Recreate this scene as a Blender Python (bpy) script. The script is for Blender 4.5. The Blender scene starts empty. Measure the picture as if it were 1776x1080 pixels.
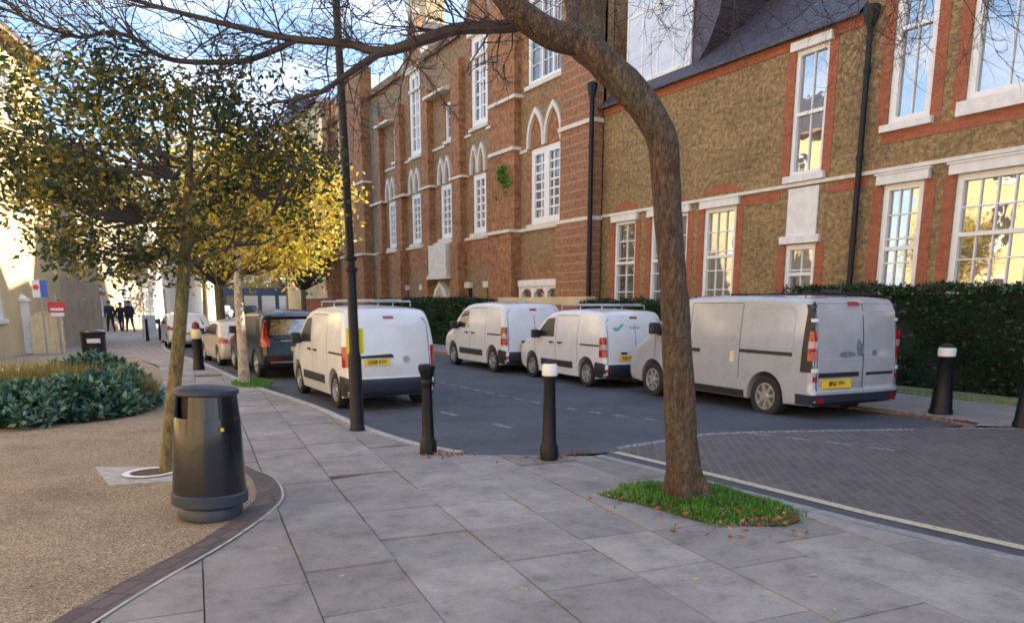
import bpy, bmesh, math, random
from mathutils import Vector, Matrix, noise
PI=math.pi; R=math.radians
random.seed(7)
SC=bpy.context.scene; COL=SC.collection

# ---------------- camera, sky, sun, exposure ----------------
cd=bpy.data.cameras.new('camera'); cam=bpy.data.objects.new('camera',cd); COL.objects.link(cam)
SC.camera=cam
PITCH=R(11.0); YAW=R(29.68)
cam.location=(0,0,1.7); cam.rotation_euler=(PI/2-PITCH,0,-YAW)
cd.sensor_fit='HORIZONTAL'; cd.sensor_width=36.0; cd.lens=36.0*1305.6/1776
cd.shift_y=0.1344; cd.clip_start=0.1; cd.clip_end=3000
SUN=Vector((0.985,-0.18,0)).normalized(); ELEV=R(33)
sd=bpy.data.lights.new('sun','SUN'); sun=bpy.data.objects.new('sun',sd); COL.objects.link(sun)
sd.energy=5.0; sd.angle=R(0.6); sd.color=(1.0,0.84,0.60)
tosun=Vector((SUN.x*math.cos(ELEV),SUN.y*math.cos(ELEV),math.sin(ELEV)))
sun.rotation_euler=tosun.to_track_quat('Z','Y').to_euler(); sun.location=tosun*60
W=bpy.data.worlds.new("World"); SC.world=W; W.use_nodes=True
nt=W.node_tree; nt.nodes.clear()
out=nt.nodes.new('ShaderNodeOutputWorld'); bg=nt.nodes.new('ShaderNodeBackground'); sky=nt.nodes.new('ShaderNodeTexSky')
sky.sky_type='NISHITA'; sky.sun_disc=False; sky.sun_elevation=ELEV; sky.sun_rotation=math.atan2(SUN.x,SUN.y)
sky.air_density=1.0; sky.dust_density=1.0; sky.ozone_density=1.5
tc=nt.nodes.new('ShaderNodeTexCoord'); mp=nt.nodes.new('ShaderNodeMapping'); mp.inputs['Scale'].default_value=(1,1,2.6)
nz=nt.nodes.new('ShaderNodeTexNoise'); nz.inputs['Scale'].default_value=5.5; nz.inputs['Detail'].default_value=7; nz.inputs['Roughness'].default_value=.62
cr=nt.nodes.new('ShaderNodeValToRGB'); cr.color_ramp.elements[0].position=.47; cr.color_ramp.elements[1].position=.66
mx=nt.nodes.new('ShaderNodeMix'); mx.data_type='RGBA'; mx.inputs[7].default_value=(5.0,5.5,6.6,1)
nt.links.new(tc.outputs['Generated'],mp.inputs[0]); nt.links.new(mp.outputs[0],nz.inputs['Vector']); nt.links.new(nz.outputs['Fac'],cr.inputs[0])
nt.links.new(cr.outputs[0],mx.inputs[0]); nt.links.new(sky.outputs[0],mx.inputs[6]); nt.links.new(mx.outputs[2],bg.inputs[0])
bg.inputs[1].default_value=0.105; nt.links.new(bg.outputs[0],out.inputs[0])
SC.view_settings.view_transform='Standard'; SC.view_settings.look='None'; SC.view_settings.exposure=1.8; SC.view_settings.gamma=1
SC.cycles.max_bounces=7; SC.cycles.diffuse_bounces=4; SC.cycles.glossy_bounces=3; SC.cycles.transparent_max_bounces=8
SC.cycles.pixel_filter_type='BLACKMAN_HARRIS'; SC.cycles.filter_width=1.7; SC.cycles.use_denoising=True

# ---------------- materials ----------------
class NT:
    def __init__(s,name):
        s.m=bpy.data.materials.new(name); s.m.use_nodes=True; s.t=s.m.node_tree; s.b=s.t.nodes['Principled BSDF']
    def n(s,typ,**k):
        o=s.t.nodes.new(typ)
        for a,v in k.items():
            if a.startswith('_'): setattr(o,a[1:],v)
            else: o.inputs[a.replace('__',' ')].default_value=v
        return o
    def l(s,a,b): s.t.links.new(a,b)
    def ramp(s,fac,stops,interp='LINEAR'):
        r=s.n('ShaderNodeValToRGB'); e=r.color_ramp.elements; r.color_ramp.interpolation=interp
        while len(e)<len(stops): e.new(.5)
        for q,(p,c) in zip(e,stops): q.position=p; q.color=(*c,1)
        s.l(fac,r.inputs[0]); return r.outputs[0]
    def mix(s,f,a,b,mode='MIX'):
        x=s.n('ShaderNodeMix',_data_type='RGBA',_blend_type=mode)
        for v,i in ((f,0),(a,6),(b,7)):
            if hasattr(v,'links') or hasattr(v,'is_output'): s.l(v,x.inputs[i])
            elif i==0: x.inputs[0].default_value=v
            else: x.inputs[i].default_value=(*v,1)
        return x.outputs[2]
    def obj(s): return s.n('ShaderNodeTexCoord').outputs['Object']
    def noise(s,scale,detail=4,vec=None,rough=.55):
        q=s.n('ShaderNodeTexNoise',Scale=scale,Detail=detail,Roughness=rough); s.l(vec or s.obj(),q.inputs['Vector']); return q.outputs['Fac']
    def bump(s,h,strength=.3,dist=.01):
        b=s.n('ShaderNodeBump',Strength=strength,Distance=dist); s.l(h,b.inputs['Height']); s.l(b.outputs[0],s.b.inputs['Normal'])
def flat(name,c,rough=.6,metal=0,coat=0,var=.12,vs=3.0,spec=None):
    a=NT(name); f=a.noise(vs,5)
    lo=tuple(x*(1-var) for x in c); hi=tuple(min(1,x*(1+var)) for x in c)
    a.l(a.ramp(f,[(.3,lo),(.7,hi)]),a.b.inputs['Base Color'])
    a.b.inputs['Roughness'].default_value=rough; a.b.inputs['Metallic'].default_value=metal; a.b.inputs['Coat Weight'].default_value=coat
    if spec is not None: a.b.inputs['Specular IOR Level'].default_value=spec
    return a.m
def wallvec(a):
    o=a.obj(); s=a.n('ShaderNodeSeparateXYZ'); a.l(o,s.inputs[0])
    ad=a.n('ShaderNodeMath',_operation='ADD'); a.l(s.outputs[0],ad.inputs[0]); a.l(s.outputs[1],ad.inputs[1])
    c=a.n('ShaderNodeCombineXYZ'); a.l(ad.outputs[0],c.inputs[0]); a.l(s.outputs[2],c.inputs[1]); return c.outputs[0],s
def brick(name,c1,c2,mortar,spread,bands=None,mott=.5,nsc=8,nm=.62):
    a=NT(name); v,sep=wallvec(a)
    b=a.n('ShaderNodeTexBrick',Scale=1.0,Mortar__Size=.008,Brick__Width=.225,Row__Height=.075,Bias=-.1); b.inputs['Mortar Smooth'].default_value=.3
    b.inputs['Color1'].default_value=(*c1,1); b.inputs['Color2'].default_value=(*c2,1); b.inputs['Mortar'].default_value=(*mortar,1); a.l(v,b.inputs['Vector'])
    n1=a.noise(nsc,4,v,.75); n2=a.noise(.8,6,v,.7)
    c=a.mix(nm,b.outputs['Color'],a.ramp(n1,[(.35,spread[0]),(.5,spread[1]),(.68,spread[2])]))
    c=a.mix(mott,c,a.ramp(n2,[(.3,(.45,.45,.45)),(.62,(1.1,1.08,1.05))]),'MULTIPLY')
    if bands:
        m=a.n('ShaderNodeMath',_operation='FRACT'); d=a.n('ShaderNodeMath',_operation='DIVIDE'); d.inputs[1].default_value=bands[0]
        a.l(sep.outputs[2],d.inputs[0]); a.l(d.outputs[0],m.inputs[0])
        g=a.n('ShaderNodeMath',_operation='LESS_THAN'); g.inputs[1].default_value=bands[1]; a.l(m.outputs[0],g.inputs[0])
        mm=a.n('ShaderNodeMath',_operation='MULTIPLY'); mm.inputs[1].default_value=bands[3]; a.l(g.outputs[0],mm.inputs[0])
        c=a.mix(mm.outputs[0],c,bands[2])
    a.l(c,a.b.inputs['Base Color']); a.b.inputs['Roughness'].default_value=.85; a.bump(b.outputs['Fac'],-.4,.01)
    return a.m
M={}
M['stock']=brick('stock_brick',(.36,.235,.09),(.20,.125,.055),(.28,.22,.14),[(.04,.028,.02),(.25,.165,.075),(.55,.42,.22)],mott=.6,nsc=9,nm=.6)
M['red']=brick('red_brick',(.40,.12,.055),(.28,.075,.035),(.26,.15,.10),[(.22,.06,.03),(.38,.11,.05),(.48,.2,.11)],mott=.35,nm=.4)
M['gothic']=brick('gothic_brown_brick',(.30,.18,.09),(.20,.11,.055),(.26,.20,.14),[(.11,.065,.035),(.29,.18,.09),(.44,.32,.18)],mott=.45,nsc=6)
M['gothic_red']=brick('gothic_red_brick',(.38,.16,.068),(.21,.08,.038),(.30,.20,.12),[(.10,.045,.025),(.34,.15,.06),(.54,.31,.14)],mott=.55,nsc=4.5)
M['banded']=brick('banded_red_brick',(.34,.145,.07),(.21,.08,.042),(.29,.20,.13),[(.11,.05,.03),(.31,.14,.07),(.46,.26,.14)],bands=(.3,.17,(.42,.31,.2),.45),mott=.3)
M['cream_brick']=brick('cream_brick',(.68,.52,.29),(.60,.45,.24),(.6,.48,.32),[(.55,.40,.21),(.68,.52,.30),(.78,.63,.40)],mott=.2)
M['stone']=flat('pale_stone',(.66,.62,.55),.7,var=.12,vs=4)
M['white']=flat('white_paint',(.80,.80,.80),.45,var=.05)
M['white_lintel']=flat('white_lintel_paint',(.74,.73,.71),.6,var=.1,vs=5)
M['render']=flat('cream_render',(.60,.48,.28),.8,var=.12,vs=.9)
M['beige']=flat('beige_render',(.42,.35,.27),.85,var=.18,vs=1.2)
M['slate']=None
def slate():
    a=NT('slate_roof'); o=a.obj(); s=a.n('ShaderNodeSeparateXYZ'); a.l(o,s.inputs[0]); c=a.n('ShaderNodeCombineXYZ'); a.l(s.outputs[1],c.inputs[0]); a.l(s.outputs[2],c.inputs[1])
    b=a.n('ShaderNodeTexBrick',Scale=1.0,Mortar__Size=.006,Brick__Width=.25,Row__Height=.13); a.l(c.outputs[0],b.inputs['Vector'])
    b.inputs['Color1'].default_value=(.085,.075,.095,1); b.inputs['Color2'].default_value=(.055,.055,.075,1); b.inputs['Mortar'].default_value=(.03,.03,.035,1)
    a.l(a.mix(.5,b.outputs['Color'],a.ramp(a.noise(6,4),[(.35,(.5,.5,.5)),(.7,(1.3,1.25,1.3))]),'MULTIPLY'),a.b.inputs['Base Color'])
    a.b.inputs['Roughness'].default_value=.55; a.bump(b.outputs['Fac'],-.5,.01); return a.m
M['slate']=slate()
def glass(name,tint,refl,rough=.02,warp=.25):
    a=NT(name); g=a.n('ShaderNodeBsdfGlossy',Roughness=rough); g.inputs['Color'].default_value=(.95,.95,.95,1)
    mixs=a.n('ShaderNodeMixShader'); mixs.inputs[0].default_value=refl
    n=a.noise(2.2,2); bp=a.n('ShaderNodeBump',Strength=warp,Distance=.02); a.l(n,bp.inputs['Height']); a.l(bp.outputs[0],g.inputs['Normal'])
    a.b.inputs['Base Color'].default_value=(*tint,1); a.b.inputs['Roughness'].default_value=.3
    a.l(a.b.outputs[0],mixs.inputs[1]); a.l(g.outputs[0],mixs.inputs[2]); a.l(mixs.outputs[0],a.t.nodes['Material Output'].inputs[0]); return a.m
M['pane']=glass('window_pane',(.05,.055,.06),.42,warp=.12)
M['pane_dim']=glass('dim_window_pane',(.05,.06,.075),.16)
M['carglass']=glass('car_glass',(.012,.015,.02),.22,.03,.05)
def paint(name,c,rough=.22,dirt=.10):
    a=NT(name); f=a.noise(2.5,6,rough=.65)
    a.l(a.ramp(f,[(.3,tuple(x*(1-dirt) for x in c)),(.65,c)]),a.b.inputs['Base Color'])
    a.b.inputs['Roughness'].default_value=rough; a.b.inputs['Coat Weight'].default_value=.5; a.b.inputs['Coat Roughness'].default_value=.05; return a.m
M['vanwhite']=paint('white_van_paint',(.72,.74,.78),.2)
M['cardark']=paint('dark_car_paint',(.004,.005,.008),.2)
M['cardark'].node_tree.nodes['Principled BSDF'].inputs['Coat Weight'].default_value=.1
M['vansilver']=paint('silver_white_van_paint',(.46,.49,.55),.18,.15)
M['vansilver'].node_tree.nodes['Principled BSDF'].inputs['Metallic'].default_value=.12
M['carbeige']=paint('pale_car_paint',(.55,.50,.42),.25)
M['carsilver']=paint('silver_car_paint',(.5,.55,.6),.25)
M['trim']=flat('black_plastic_trim',(.018,.019,.023),.5)
M['bluetrim']=flat('blue_black_bumper',(.018,.026,.045),.45)
M['tyre']=flat('tyre_rubber',(.02,.02,.02),.85)
M['rim']=flat('alloy_rim',(.5,.5,.5),.35,metal=.7)
M['redlamp']=flat('red_lamp_lens',(.34,.008,.012),.15,var=.2,vs=20,coat=.6)
M['clearlamp']=flat('clear_lamp_lens',(.45,.30,.32),.15,coat=.6)
M['plate']=flat('yellow_number_plate',(.80,.56,.03),.4,var=.04)
M['ink']=flat('black_lettering',(.02,.02,.02),.6)
M['teal']=flat('teal_mark',(.05,.42,.45),.5)
M['bluemark']=flat('pale_blue_lettering',(.35,.5,.75),.5)
M['blackiron']=flat('black_painted_iron',(.006,.007,.012),.42,coat=.0,var=.3,vs=8,spec=.3)
M['binblack']=flat('black_bin_plastic',(.006,.008,.014),.22,coat=.25,var=.3,vs=5)
M['bingrey']=flat('grey_bin_band',(.035,.045,.068),.45)
M['dark']=flat('dark_hollow',(.006,.006,.007),.8)
M['yellow']=flat('yellow_sign',(.75,.72,.02),.45,var=.04)
M['concrete']=flat('kerb_concrete',(.40,.39,.37),.85,var=.3,vs=9)
M['rustkerb']=flat('dirty_kerb',(.22,.14,.09),.9,var=.45,vs=12)
M['soil']=flat('soil',(.10,.06,.04),.95,var=.4,vs=20)
M['metal']=flat('galvanised_metal',(.45,.45,.46),.45,metal=.6)
M['green']=flat('green_cabinet_paint',(.10,.22,.15),.5)
M['sunfence']=flat('cream_fence_board',(.68,.56,.34),.75,var=.15,vs=5)
M['bluesign']=flat('blue_sign',(.03,.12,.55),.4)
M['redsign']=flat('red_sign',(.62,.03,.05),.4)
M['cloth_dark']=flat('dark_cloth',(.018,.018,.028),.9)
M['cloth_blue']=flat('navy_cloth',(.03,.04,.10),.9)
M['skin']=flat('skin',(.45,.27,.19),.6)
M['hair']=flat('dark_hair',(.025,.018,.012),.7)
M['greenhat']=flat('green_hat',(.02,.10,.04),.9)
M['shopred']=flat('dark_red_shopfront',(.16,.03,.03),.5)
M['shopblue']=flat('blue_shopfront',(.025,.04,.08),.5)
M['pubgreen']=flat('teal_pub_paint',(.03,.22,.18),.5)
def asphalt():
    a=NT('asphalt'); n=a.noise(140,2); n2=a.noise(.8,6)
    c=a.ramp(n,[(.3,(.040,.046,.060)),(.7,(.098,.108,.132))]); c=a.mix(.9,c,a.ramp(n2,[(.3,(.62,.63,.66)),(.5,(.98,.98,1)),(.7,(1.25,1.22,1.2))]),'MULTIPLY')
    c=a.mix(.5,c,a.ramp(a.noise(5,6,rough=.8),[(.36,(.6,.6,.6)),(.5,(1,1,1)),(.66,(1.3,1.28,1.25))]),'MULTIPLY')
    a.l(c,a.b.inputs['Base Color']); a.b.inputs['Roughness'].default_value=.8; a.bump(n,.5,.006); return a.m
M['asphalt']=asphalt()
def gravel():
    a=NT('resin_gravel'); v=a.n('ShaderNodeTexVoronoi',Scale=110); a.l(a.obj(),v.inputs['Vector']); s=a.n('ShaderNodeSeparateColor'); a.l(v.outputs['Color'],s.inputs[0])
    c=a.ramp(s.outputs[0],[(0,(.10,.07,.045)),(.35,(.235,.17,.105)),(.7,(.35,.265,.17)),(1,(.52,.43,.31))])
    c=a.mix(.8,c,a.ramp(a.noise(1.1,6,rough=.65),[(.3,(.6,.57,.54)),(.5,(.95,.94,.93)),(.7,(1.15,1.15,1.12))]),'MULTIPLY')
    a.l(c,a.b.inputs['Base Color']); a.b.inputs['Roughness'].default_value=.9; a.bump(v.outputs['Distance'],-.6,.008); return a.m
M['gravel']=gravel()
def pavers(name,w,h,c1,c2,mort,rot,ms=.008,mott=.7):
    a=NT(name); mp=a.n('ShaderNodeMapping'); mp.inputs['Rotation'].default_value=(0,0,rot); a.l(a.obj(),mp.inputs[0])
    b=a.n('ShaderNodeTexBrick',Scale=1.0,Mortar__Size=ms,Brick__Width=w,Row__Height=h); a.l(mp.outputs[0],b.inputs['Vector'])
    b.inputs['Color1'].default_value=(*c1,1); b.inputs['Color2'].default_value=(*c2,1); b.inputs['Mortar'].default_value=(*mort,1)
    c=a.mix(mott,b.outputs['Color'],a.ramp(a.noise(1.3,7,rough=.7),[(.3,(.62,.62,.63)),(.7,(1.15,1.13,1.1))]),'MULTIPLY')
    c=a.mix(.5,c,a.ramp(a.noise(60,2),[(.3,(.8,.8,.8)),(.7,(1.15,1.15,1.15))]),'MULTIPLY')
    a.l(c,a.b.inputs['Base Color']); a.b.inputs['Roughness'].default_value=.8; a.bump(b.outputs['Fac'],-.5,.006); return a.m
M['tablebrick']=pavers('brown_road_bricks',.215,.105,(.135,.118,.118),(.10,.087,.088),(.155,.14,.135),R(-52),ms=.010)
M['edgebrick']=pavers('brown_edging_bricks',.105,.22,(.15,.115,.11),(.10,.08,.085),(.07,.06,.055),R(40))
M['farslab']=pavers('far_paving',.6,.75,(.33,.30,.29),(.27,.25,.245),(.14,.13,.12),R(0),ms=.01)
def slabm():
    a=NT('paving_slab'); at=a.n('ShaderNodeAttribute',_attribute_name='tone')
    c=a.ramp(at.outputs['Fac'],[(0,(.225,.212,.205)),(.5,(.285,.27,.262)),(1,(.36,.342,.325))])
    c=a.mix(.95,c,a.ramp(a.noise(3.1,9,rough=.78),[(.32,(.55,.54,.53)),(.48,(.95,.95,.95)),(.68,(1.25,1.23,1.2))]),'MULTIPLY')
    c=a.mix(.8,c,a.ramp(a.noise(.55,5,rough=.7),[(.35,(.74,.73,.72)),(.6,(1.08,1.07,1.06))]),'MULTIPLY')
    c=a.mix(.5,c,a.ramp(a.noise(90,2),[(.3,(.75,.75,.75)),(.7,(1.2,1.2,1.2))]),'MULTIPLY')
    sp=a.noise(9,2); c=a.mix(a.ramp(sp,[(.66,(0,0,0)),(.70,(.35,.35,.35))]),c,(.12,.11,.105))
    a.l(c,a.b.inputs['Base Color']); a.b.inputs['Roughness'].default_value=.72; a.bump(a.noise(28,7,rough=.75),.55,.008); return a.m
M['slab']=slabm()
def roadpaint(name,c,th=.5):
    a=NT(name); f=a.noise(26,6,rough=.75)
    r=a.ramp(f,[(th-.04,(0,0,0)),(th+.04,(1,1,1))]); tr=a.n('ShaderNodeBsdfTransparent'); ms=a.n('ShaderNodeMixShader')
    a.b.inputs['Base Color'].default_value=(*c,1); a.b.inputs['Roughness'].default_value=.7
    a.l(r,ms.inputs[0]); a.l(tr.outputs[0],ms.inputs[1]); a.l(a.b.outputs[0],ms.inputs[2]); a.l(ms.outputs[0],a.t.nodes['Material Output'].inputs[0]); return a.m
M['worn']=roadpaint('worn_white_paint',(.50,.50,.52),.52)
M['worncream']=roadpaint('worn_cream_paint',(.52,.46,.33),.40)
def leafm(name,stops,trans=.45,rough=.45,cl=2.2):
    a=NT(name); g=a.n('ShaderNodeNewGeometry'); nn=a.noise(cl,3,rough=.6); m1=a.n('ShaderNodeMath',_operation='MULTIPLY_ADD'); a.l(nn,m1.inputs[0]); m1.inputs[1].default_value=1.9; m1.inputs[2].default_value=-.95
    m2=a.n('ShaderNodeMath',_operation='ADD'); a.l(m1.outputs[0],m2.inputs[0]); a.l(g.outputs['Random Per Island'],m2.inputs[1]); m2.use_clamp=True
    c=a.ramp(m2.outputs[0],stops,'CONSTANT')
    a.l(c,a.b.inputs['Base Color']); a.b.inputs['Roughness'].default_value=rough
    t=a.n('ShaderNodeBsdfTranslucent'); a.l(c,t.inputs['Color']); ms=a.n('ShaderNodeMixShader'); ms.inputs[0].default_value=trans
    a.l(a.b.outputs[0],ms.inputs[1]); a.l(t.outputs[0],ms.inputs[2]); a.l(ms.outputs[0],a.t.nodes['Material Output'].inputs[0]); return a.m
M['leaf_mixed']=leafm('green_turning_leaves',[(0,(.025,.06,.036)),(.30,(.05,.085,.035)),(.50,(.11,.125,.035)),(.68,(.20,.18,.04)),(.83,(.38,.29,.05)),(.95,(.58,.42,.08))],.5)
M['leaf_yellow']=leafm('yellow_leaves',[(0,(.62,.46,.06)),(.3,(.68,.57,.12)),(.55,(.42,.40,.08)),(.76,(.17,.21,.05)),(.9,(.55,.30,.06))],.5)
M['leaf_far']=leafm('dull_olive_leaves',[(0,(.05,.08,.03)),(.4,(.10,.12,.03)),(.7,(.22,.19,.04)),(.9,(.4,.3,.05))])
M['leaf_orange']=leafm('orange_leaves',[(0,(.45,.18,.02)),(.5,(.5,.28,.04)),(.8,(.2,.15,.03))])
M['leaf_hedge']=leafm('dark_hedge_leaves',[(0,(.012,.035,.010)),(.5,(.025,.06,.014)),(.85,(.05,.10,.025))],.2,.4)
M['leaf_teal']=leafm('teal_shrub_leaves',[(0,(.025,.075,.055)),(.35,(.05,.14,.095)),(.6,(.11,.22,.16)),(.82,(.22,.34,.27))],.2,.3)
M['leaf_brown']=leafm('dry_brown_grass',[(0,(.22,.19,.06)),(.4,(.34,.27,.11)),(.75,(.14,.18,.06))],.3)
M['grass']=leafm('green_grass',[(0,(.06,.19,.025)),(.4,(.09,.26,.035)),(.8,(.16,.34,.06))],.3)
M['litter']=leafm('fallen_leaf_brown',[(0,(.30,.10,.04)),(.4,(.20,.07,.03)),(.7,(.42,.22,.08))],.1,.8)
M['fallen']=leafm('fallen_leaf_yellow',[(0,(.55,.42,.15)),(.6,(.6,.5,.3))],.1,.8)
def bark(name,c1,c2,c3,sc=1):
    a=NT(name); mp=a.n('ShaderNodeMapping'); mp.inputs['Scale'].default_value=(1,1,.38); a.l(a.obj(),mp.inputs[0])
    n=a.noise(30*sc,8,mp.outputs[0],.7); n2=a.noise(1.5,4); n3=a.noise(6,5,rough=.7)
    v=a.n('ShaderNodeTexVoronoi',Scale=34*sc); v.feature='DISTANCE_TO_EDGE'; wv=a.n('ShaderNodeMix',_data_type='VECTOR'); wv.inputs[0].default_value=.06
    a.l(mp.outputs[0],wv.inputs[4]); nc=a.n('ShaderNodeTexNoise',Scale=9,Detail=4); a.l(mp.outputs[0],nc.inputs['Vector']); a.l(nc.outputs['Color'],wv.inputs[5]); a.l(wv.outputs[1],v.inputs['Vector'])
    c=a.ramp(n,[(.32,c1),(.5,c2),(.68,c3)]); c=a.mix(.75,c,a.ramp(n3,[(.3,(.55,.5,.48)),(.5,(1,1,1)),(.68,(1.35,1.3,1.25))]),'MULTIPLY')
    c=a.mix(.8,c,a.ramp(v.outputs['Distance'],[(.0,(.45,.42,.4)),(.09,(1,1,1))]),'MULTIPLY')
    c=a.mix(.6,c,a.ramp(n2,[(.35,(1.2,.8,.6)),(.62,(.85,1.0,.85))]),'MULTIPLY')
    a.l(c,a.b.inputs['Base Color']); a.b.inputs['Roughness'].default_value=.9
    h=a.n('ShaderNodeMath',_operation='MULTIPLY_ADD'); a.l(a.ramp(v.outputs['Distance'],[(0,(0,0,0)),(.12,(1,1,1))]),h.inputs[0]); h.inputs[1].default_value=.5; a.l(n,h.inputs[2]); a.bump(h.outputs[0],.9,.012); return a.m
M['bark']=bark('brown_bark',(.035,.027,.022),(.085,.062,.048),(.16,.12,.09))
M['twig']=flat('dark_twig_bark',(.045,.035,.038),.8)
M['bark_olive']=bark('olive_bark',(.09,.08,.04),(.17,.155,.08),(.26,.23,.12))
M['bark_white']=bark('pale_bark',(.22,.20,.18),(.50,.47,.43),(.66,.62,.56))

# ---------------- builders ----------------
def tag(o,label=None,cat=None,group=None,kind=None):
    if label: o['label']=label
    if cat: o['category']=cat
    if group: o['group']=group
    if kind: o['kind']=kind
    return o
def empty(name,loc=(0,0,0),rz=0,**k):
    o=bpy.data.objects.new(name,None); COL.objects.link(o); o.location=loc; o.rotation_euler=(0,0,rz); o.empty_display_size=.2
    return tag(o,**k)
class MB:
    def __init__(s): s.v=[]; s.f=[]
    def add(s,vs,fs):
        b=len(s.v); s.v+=[tuple(v) for v in vs]; s.f+=[tuple(i+b for i in f) for f in fs]; return s
    def box(s,x0,x1,y0,y1,z0,z1):
        return s.add([(x0,y0,z0),(x1,y0,z0),(x1,y1,z0),(x0,y1,z0),(x0,y0,z1),(x1,y0,z1),(x1,y1,z1),(x0,y1,z1)],
          [(0,3,2,1),(4,5,6,7),(0,1,5,4),(1,2,6,5),(2,3,7,6),(3,0,4,7)])
    def tube(s,pts,rad,n=8,cap=True):
        pts=[Vector(p) for p in pts]; m=len(pts); rings=[]; up=None
        for i,p in enumerate(pts):
            t=(pts[min(i+1,m-1)]-pts[max(i-1,0)])
            if t.length<1e-6: t=Vector((0,0,1))
            t.normalize()
            if up is None: up=Vector((1,0,0)) if abs(t.x)<.9 else Vector((0,1,0))
            a=(up-t*up.dot(t)).normalized(); b=t.cross(a); up=a
            r=rad[i] if isinstance(rad,(list,tuple)) else rad
            rings.append([p+(a*math.cos(2*PI*j/n)+b*math.sin(2*PI*j/n))*r for j in range(n)])
        vs=[v for g in rings for v in g]; fs=[]
        for i in range(m-1):
            for j in range(n):
                k=(j+1)%n; fs.append((i*n+j,i*n+k,(i+1)*n+k,(i+1)*n+j))
        if cap: fs+= [tuple(range(n-1,-1,-1)), tuple(range((m-1)*n,m*n))]
        return s.add(vs,fs)
    def lathe(s,prof,n=24,c=(0,0,0),axis='z'):
        vs=[]
        for r,h in prof:
            for j in range(n):
                a=2*PI*j/n; q=(r*math.cos(a),r*math.sin(a),h) if axis=='z' else (h,r*math.cos(a),r*math.sin(a))
                vs.append((q[0]+c[0],q[1]+c[1],q[2]+c[2]))
        fs=[(i*n+j,i*n+(j+1)%n,(i+1)*n+(j+1)%n,(i+1)*n+j) for i in range(len(prof)-1) for j in range(n)]
        fs+=[tuple(range(n-1,-1,-1)),tuple(range((len(prof)-1)*n,len(prof)*n))]
        return s.add(vs,fs)
    def prism(s,poly,z0,z1):
        n=len(poly); vs=[(x,y,z0) for x,y in poly]+[(x,y,z1) for x,y in poly]
        return s.add(vs,[tuple(range(n-1,-1,-1)),tuple(range(n,2*n))]+[(i,(i+1)%n,n+(i+1)%n,n+i) for i in range(n)])
    def build(s,name,mat,parent=None,smooth=False,bevel=0,**k):
        me=bpy.data.meshes.new(name); me.from_pydata(s.v,[],s.f); me.validate(); me.update()
        o=bpy.data.objects.new(name,me); COL.objects.link(o); me.materials.append(M[mat] if isinstance(mat,str) else mat)
        if parent: o.parent=parent
        if smooth: 
            me.polygons.foreach_set('use_smooth',[True]*len(me.polygons)); 
            try: me.set_sharp_from_angle(angle=R(38))
            except Exception: pass
        if bevel: 
            b=o.modifiers.new('bevel','BEVEL'); b.width=bevel; b.segments=2; b.limit_method='ANGLE'
        return tag(o,**k)
def bake(o):
    dg=bpy.context.evaluated_depsgraph_get(); me=bpy.data.meshes.new_from_object(o.evaluated_get(dg)); o.modifiers.clear(); o.data=me; return o
def text(name,s,size,mat,M4,parent,sx=1.0,extr=.002):
    c=bpy.data.curves.new(name,'FONT'); c.body=s; c.size=size; c.align_x='CENTER'; c.align_y='CENTER'; c.extrude=extr; c.offset=.0015
    t=bpy.data.objects.new('tmp',c); COL.objects.link(t); bpy.context.view_layer.update()
    me=bpy.data.meshes.new_from_object(t.evaluated_get(bpy.context.evaluated_depsgraph_get())); bpy.data.objects.remove(t)
    me.transform(M4@Matrix.Diagonal((sx,1,1,1))); me.materials.clear(); me.materials.append(M[mat]); me.name=name
    o=bpy.data.objects.new(name,me); COL.objects.link(o); o.parent=parent; return o
def catmull(p,k=5):
    p=[Vector(q) for q in p]; out=[]
    for i in range(len(p)-1):
        a=p[max(i-1,0)];b=p[i];c=p[i+1];d=p[min(i+2,len(p)-1)]
        for j in range(k):
            t=j/k; out.append(.5*((2*b)+(c-a)*t+(2*a-5*b+4*c-d)*t*t+(3*b-a-3*c+d)*t**3))
    out.append(p[-1]); return out
def lerp_list(v,n):
    m=len(v)-1; return [v[min(int(i*m/(n-1)),m-1)]*(1-(i*m/(n-1)-min(int(i*m/(n-1)),m-1)))+v[min(int(i*m/(n-1)),m-1)+1]*(i*m/(n-1)-min(int(i*m/(n-1)),m-1)) for i in range(n)]
def leaf(mb,p,L,w,d=None,rnd=random,droop=0):
    if d is None:
        d=Vector((rnd.gauss(0,1),rnd.gauss(0,1),rnd.gauss(0,.7)-droop)).normalized()
    s=d.cross(Vector((rnd.gauss(0,1),rnd.gauss(0,1),rnd.gauss(0,1)))).normalized()*w*.5
    mb.add([p,p+d*L*.45+s,p+d*L,p+d*L*.45-s],[(0,1,2,3)])

# ---------------- ground ----------------
def poly_sheet(name,poly,z,mat,label=None,kind='structure',**k):
    mb=MB(); mb.add([(x,y,z) for x,y in poly],[tuple(range(len(poly)))])
    return mb.build(name,mat,kind=kind,label=label,**k)
g=MB(); S=60
for i in range(S+1):
    for j in range(S+1): g.v.append((-600+1200*i/S,-300+1300*j/S,-.125))
g.f=[(i*(S+1)+j,(i+1)*(S+1)+j,(i+1)*(S+1)+j+1,i*(S+1)+j+1) for i in range(S) for j in range(S)]
g.build('ground','farslab',kind='structure')
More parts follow.
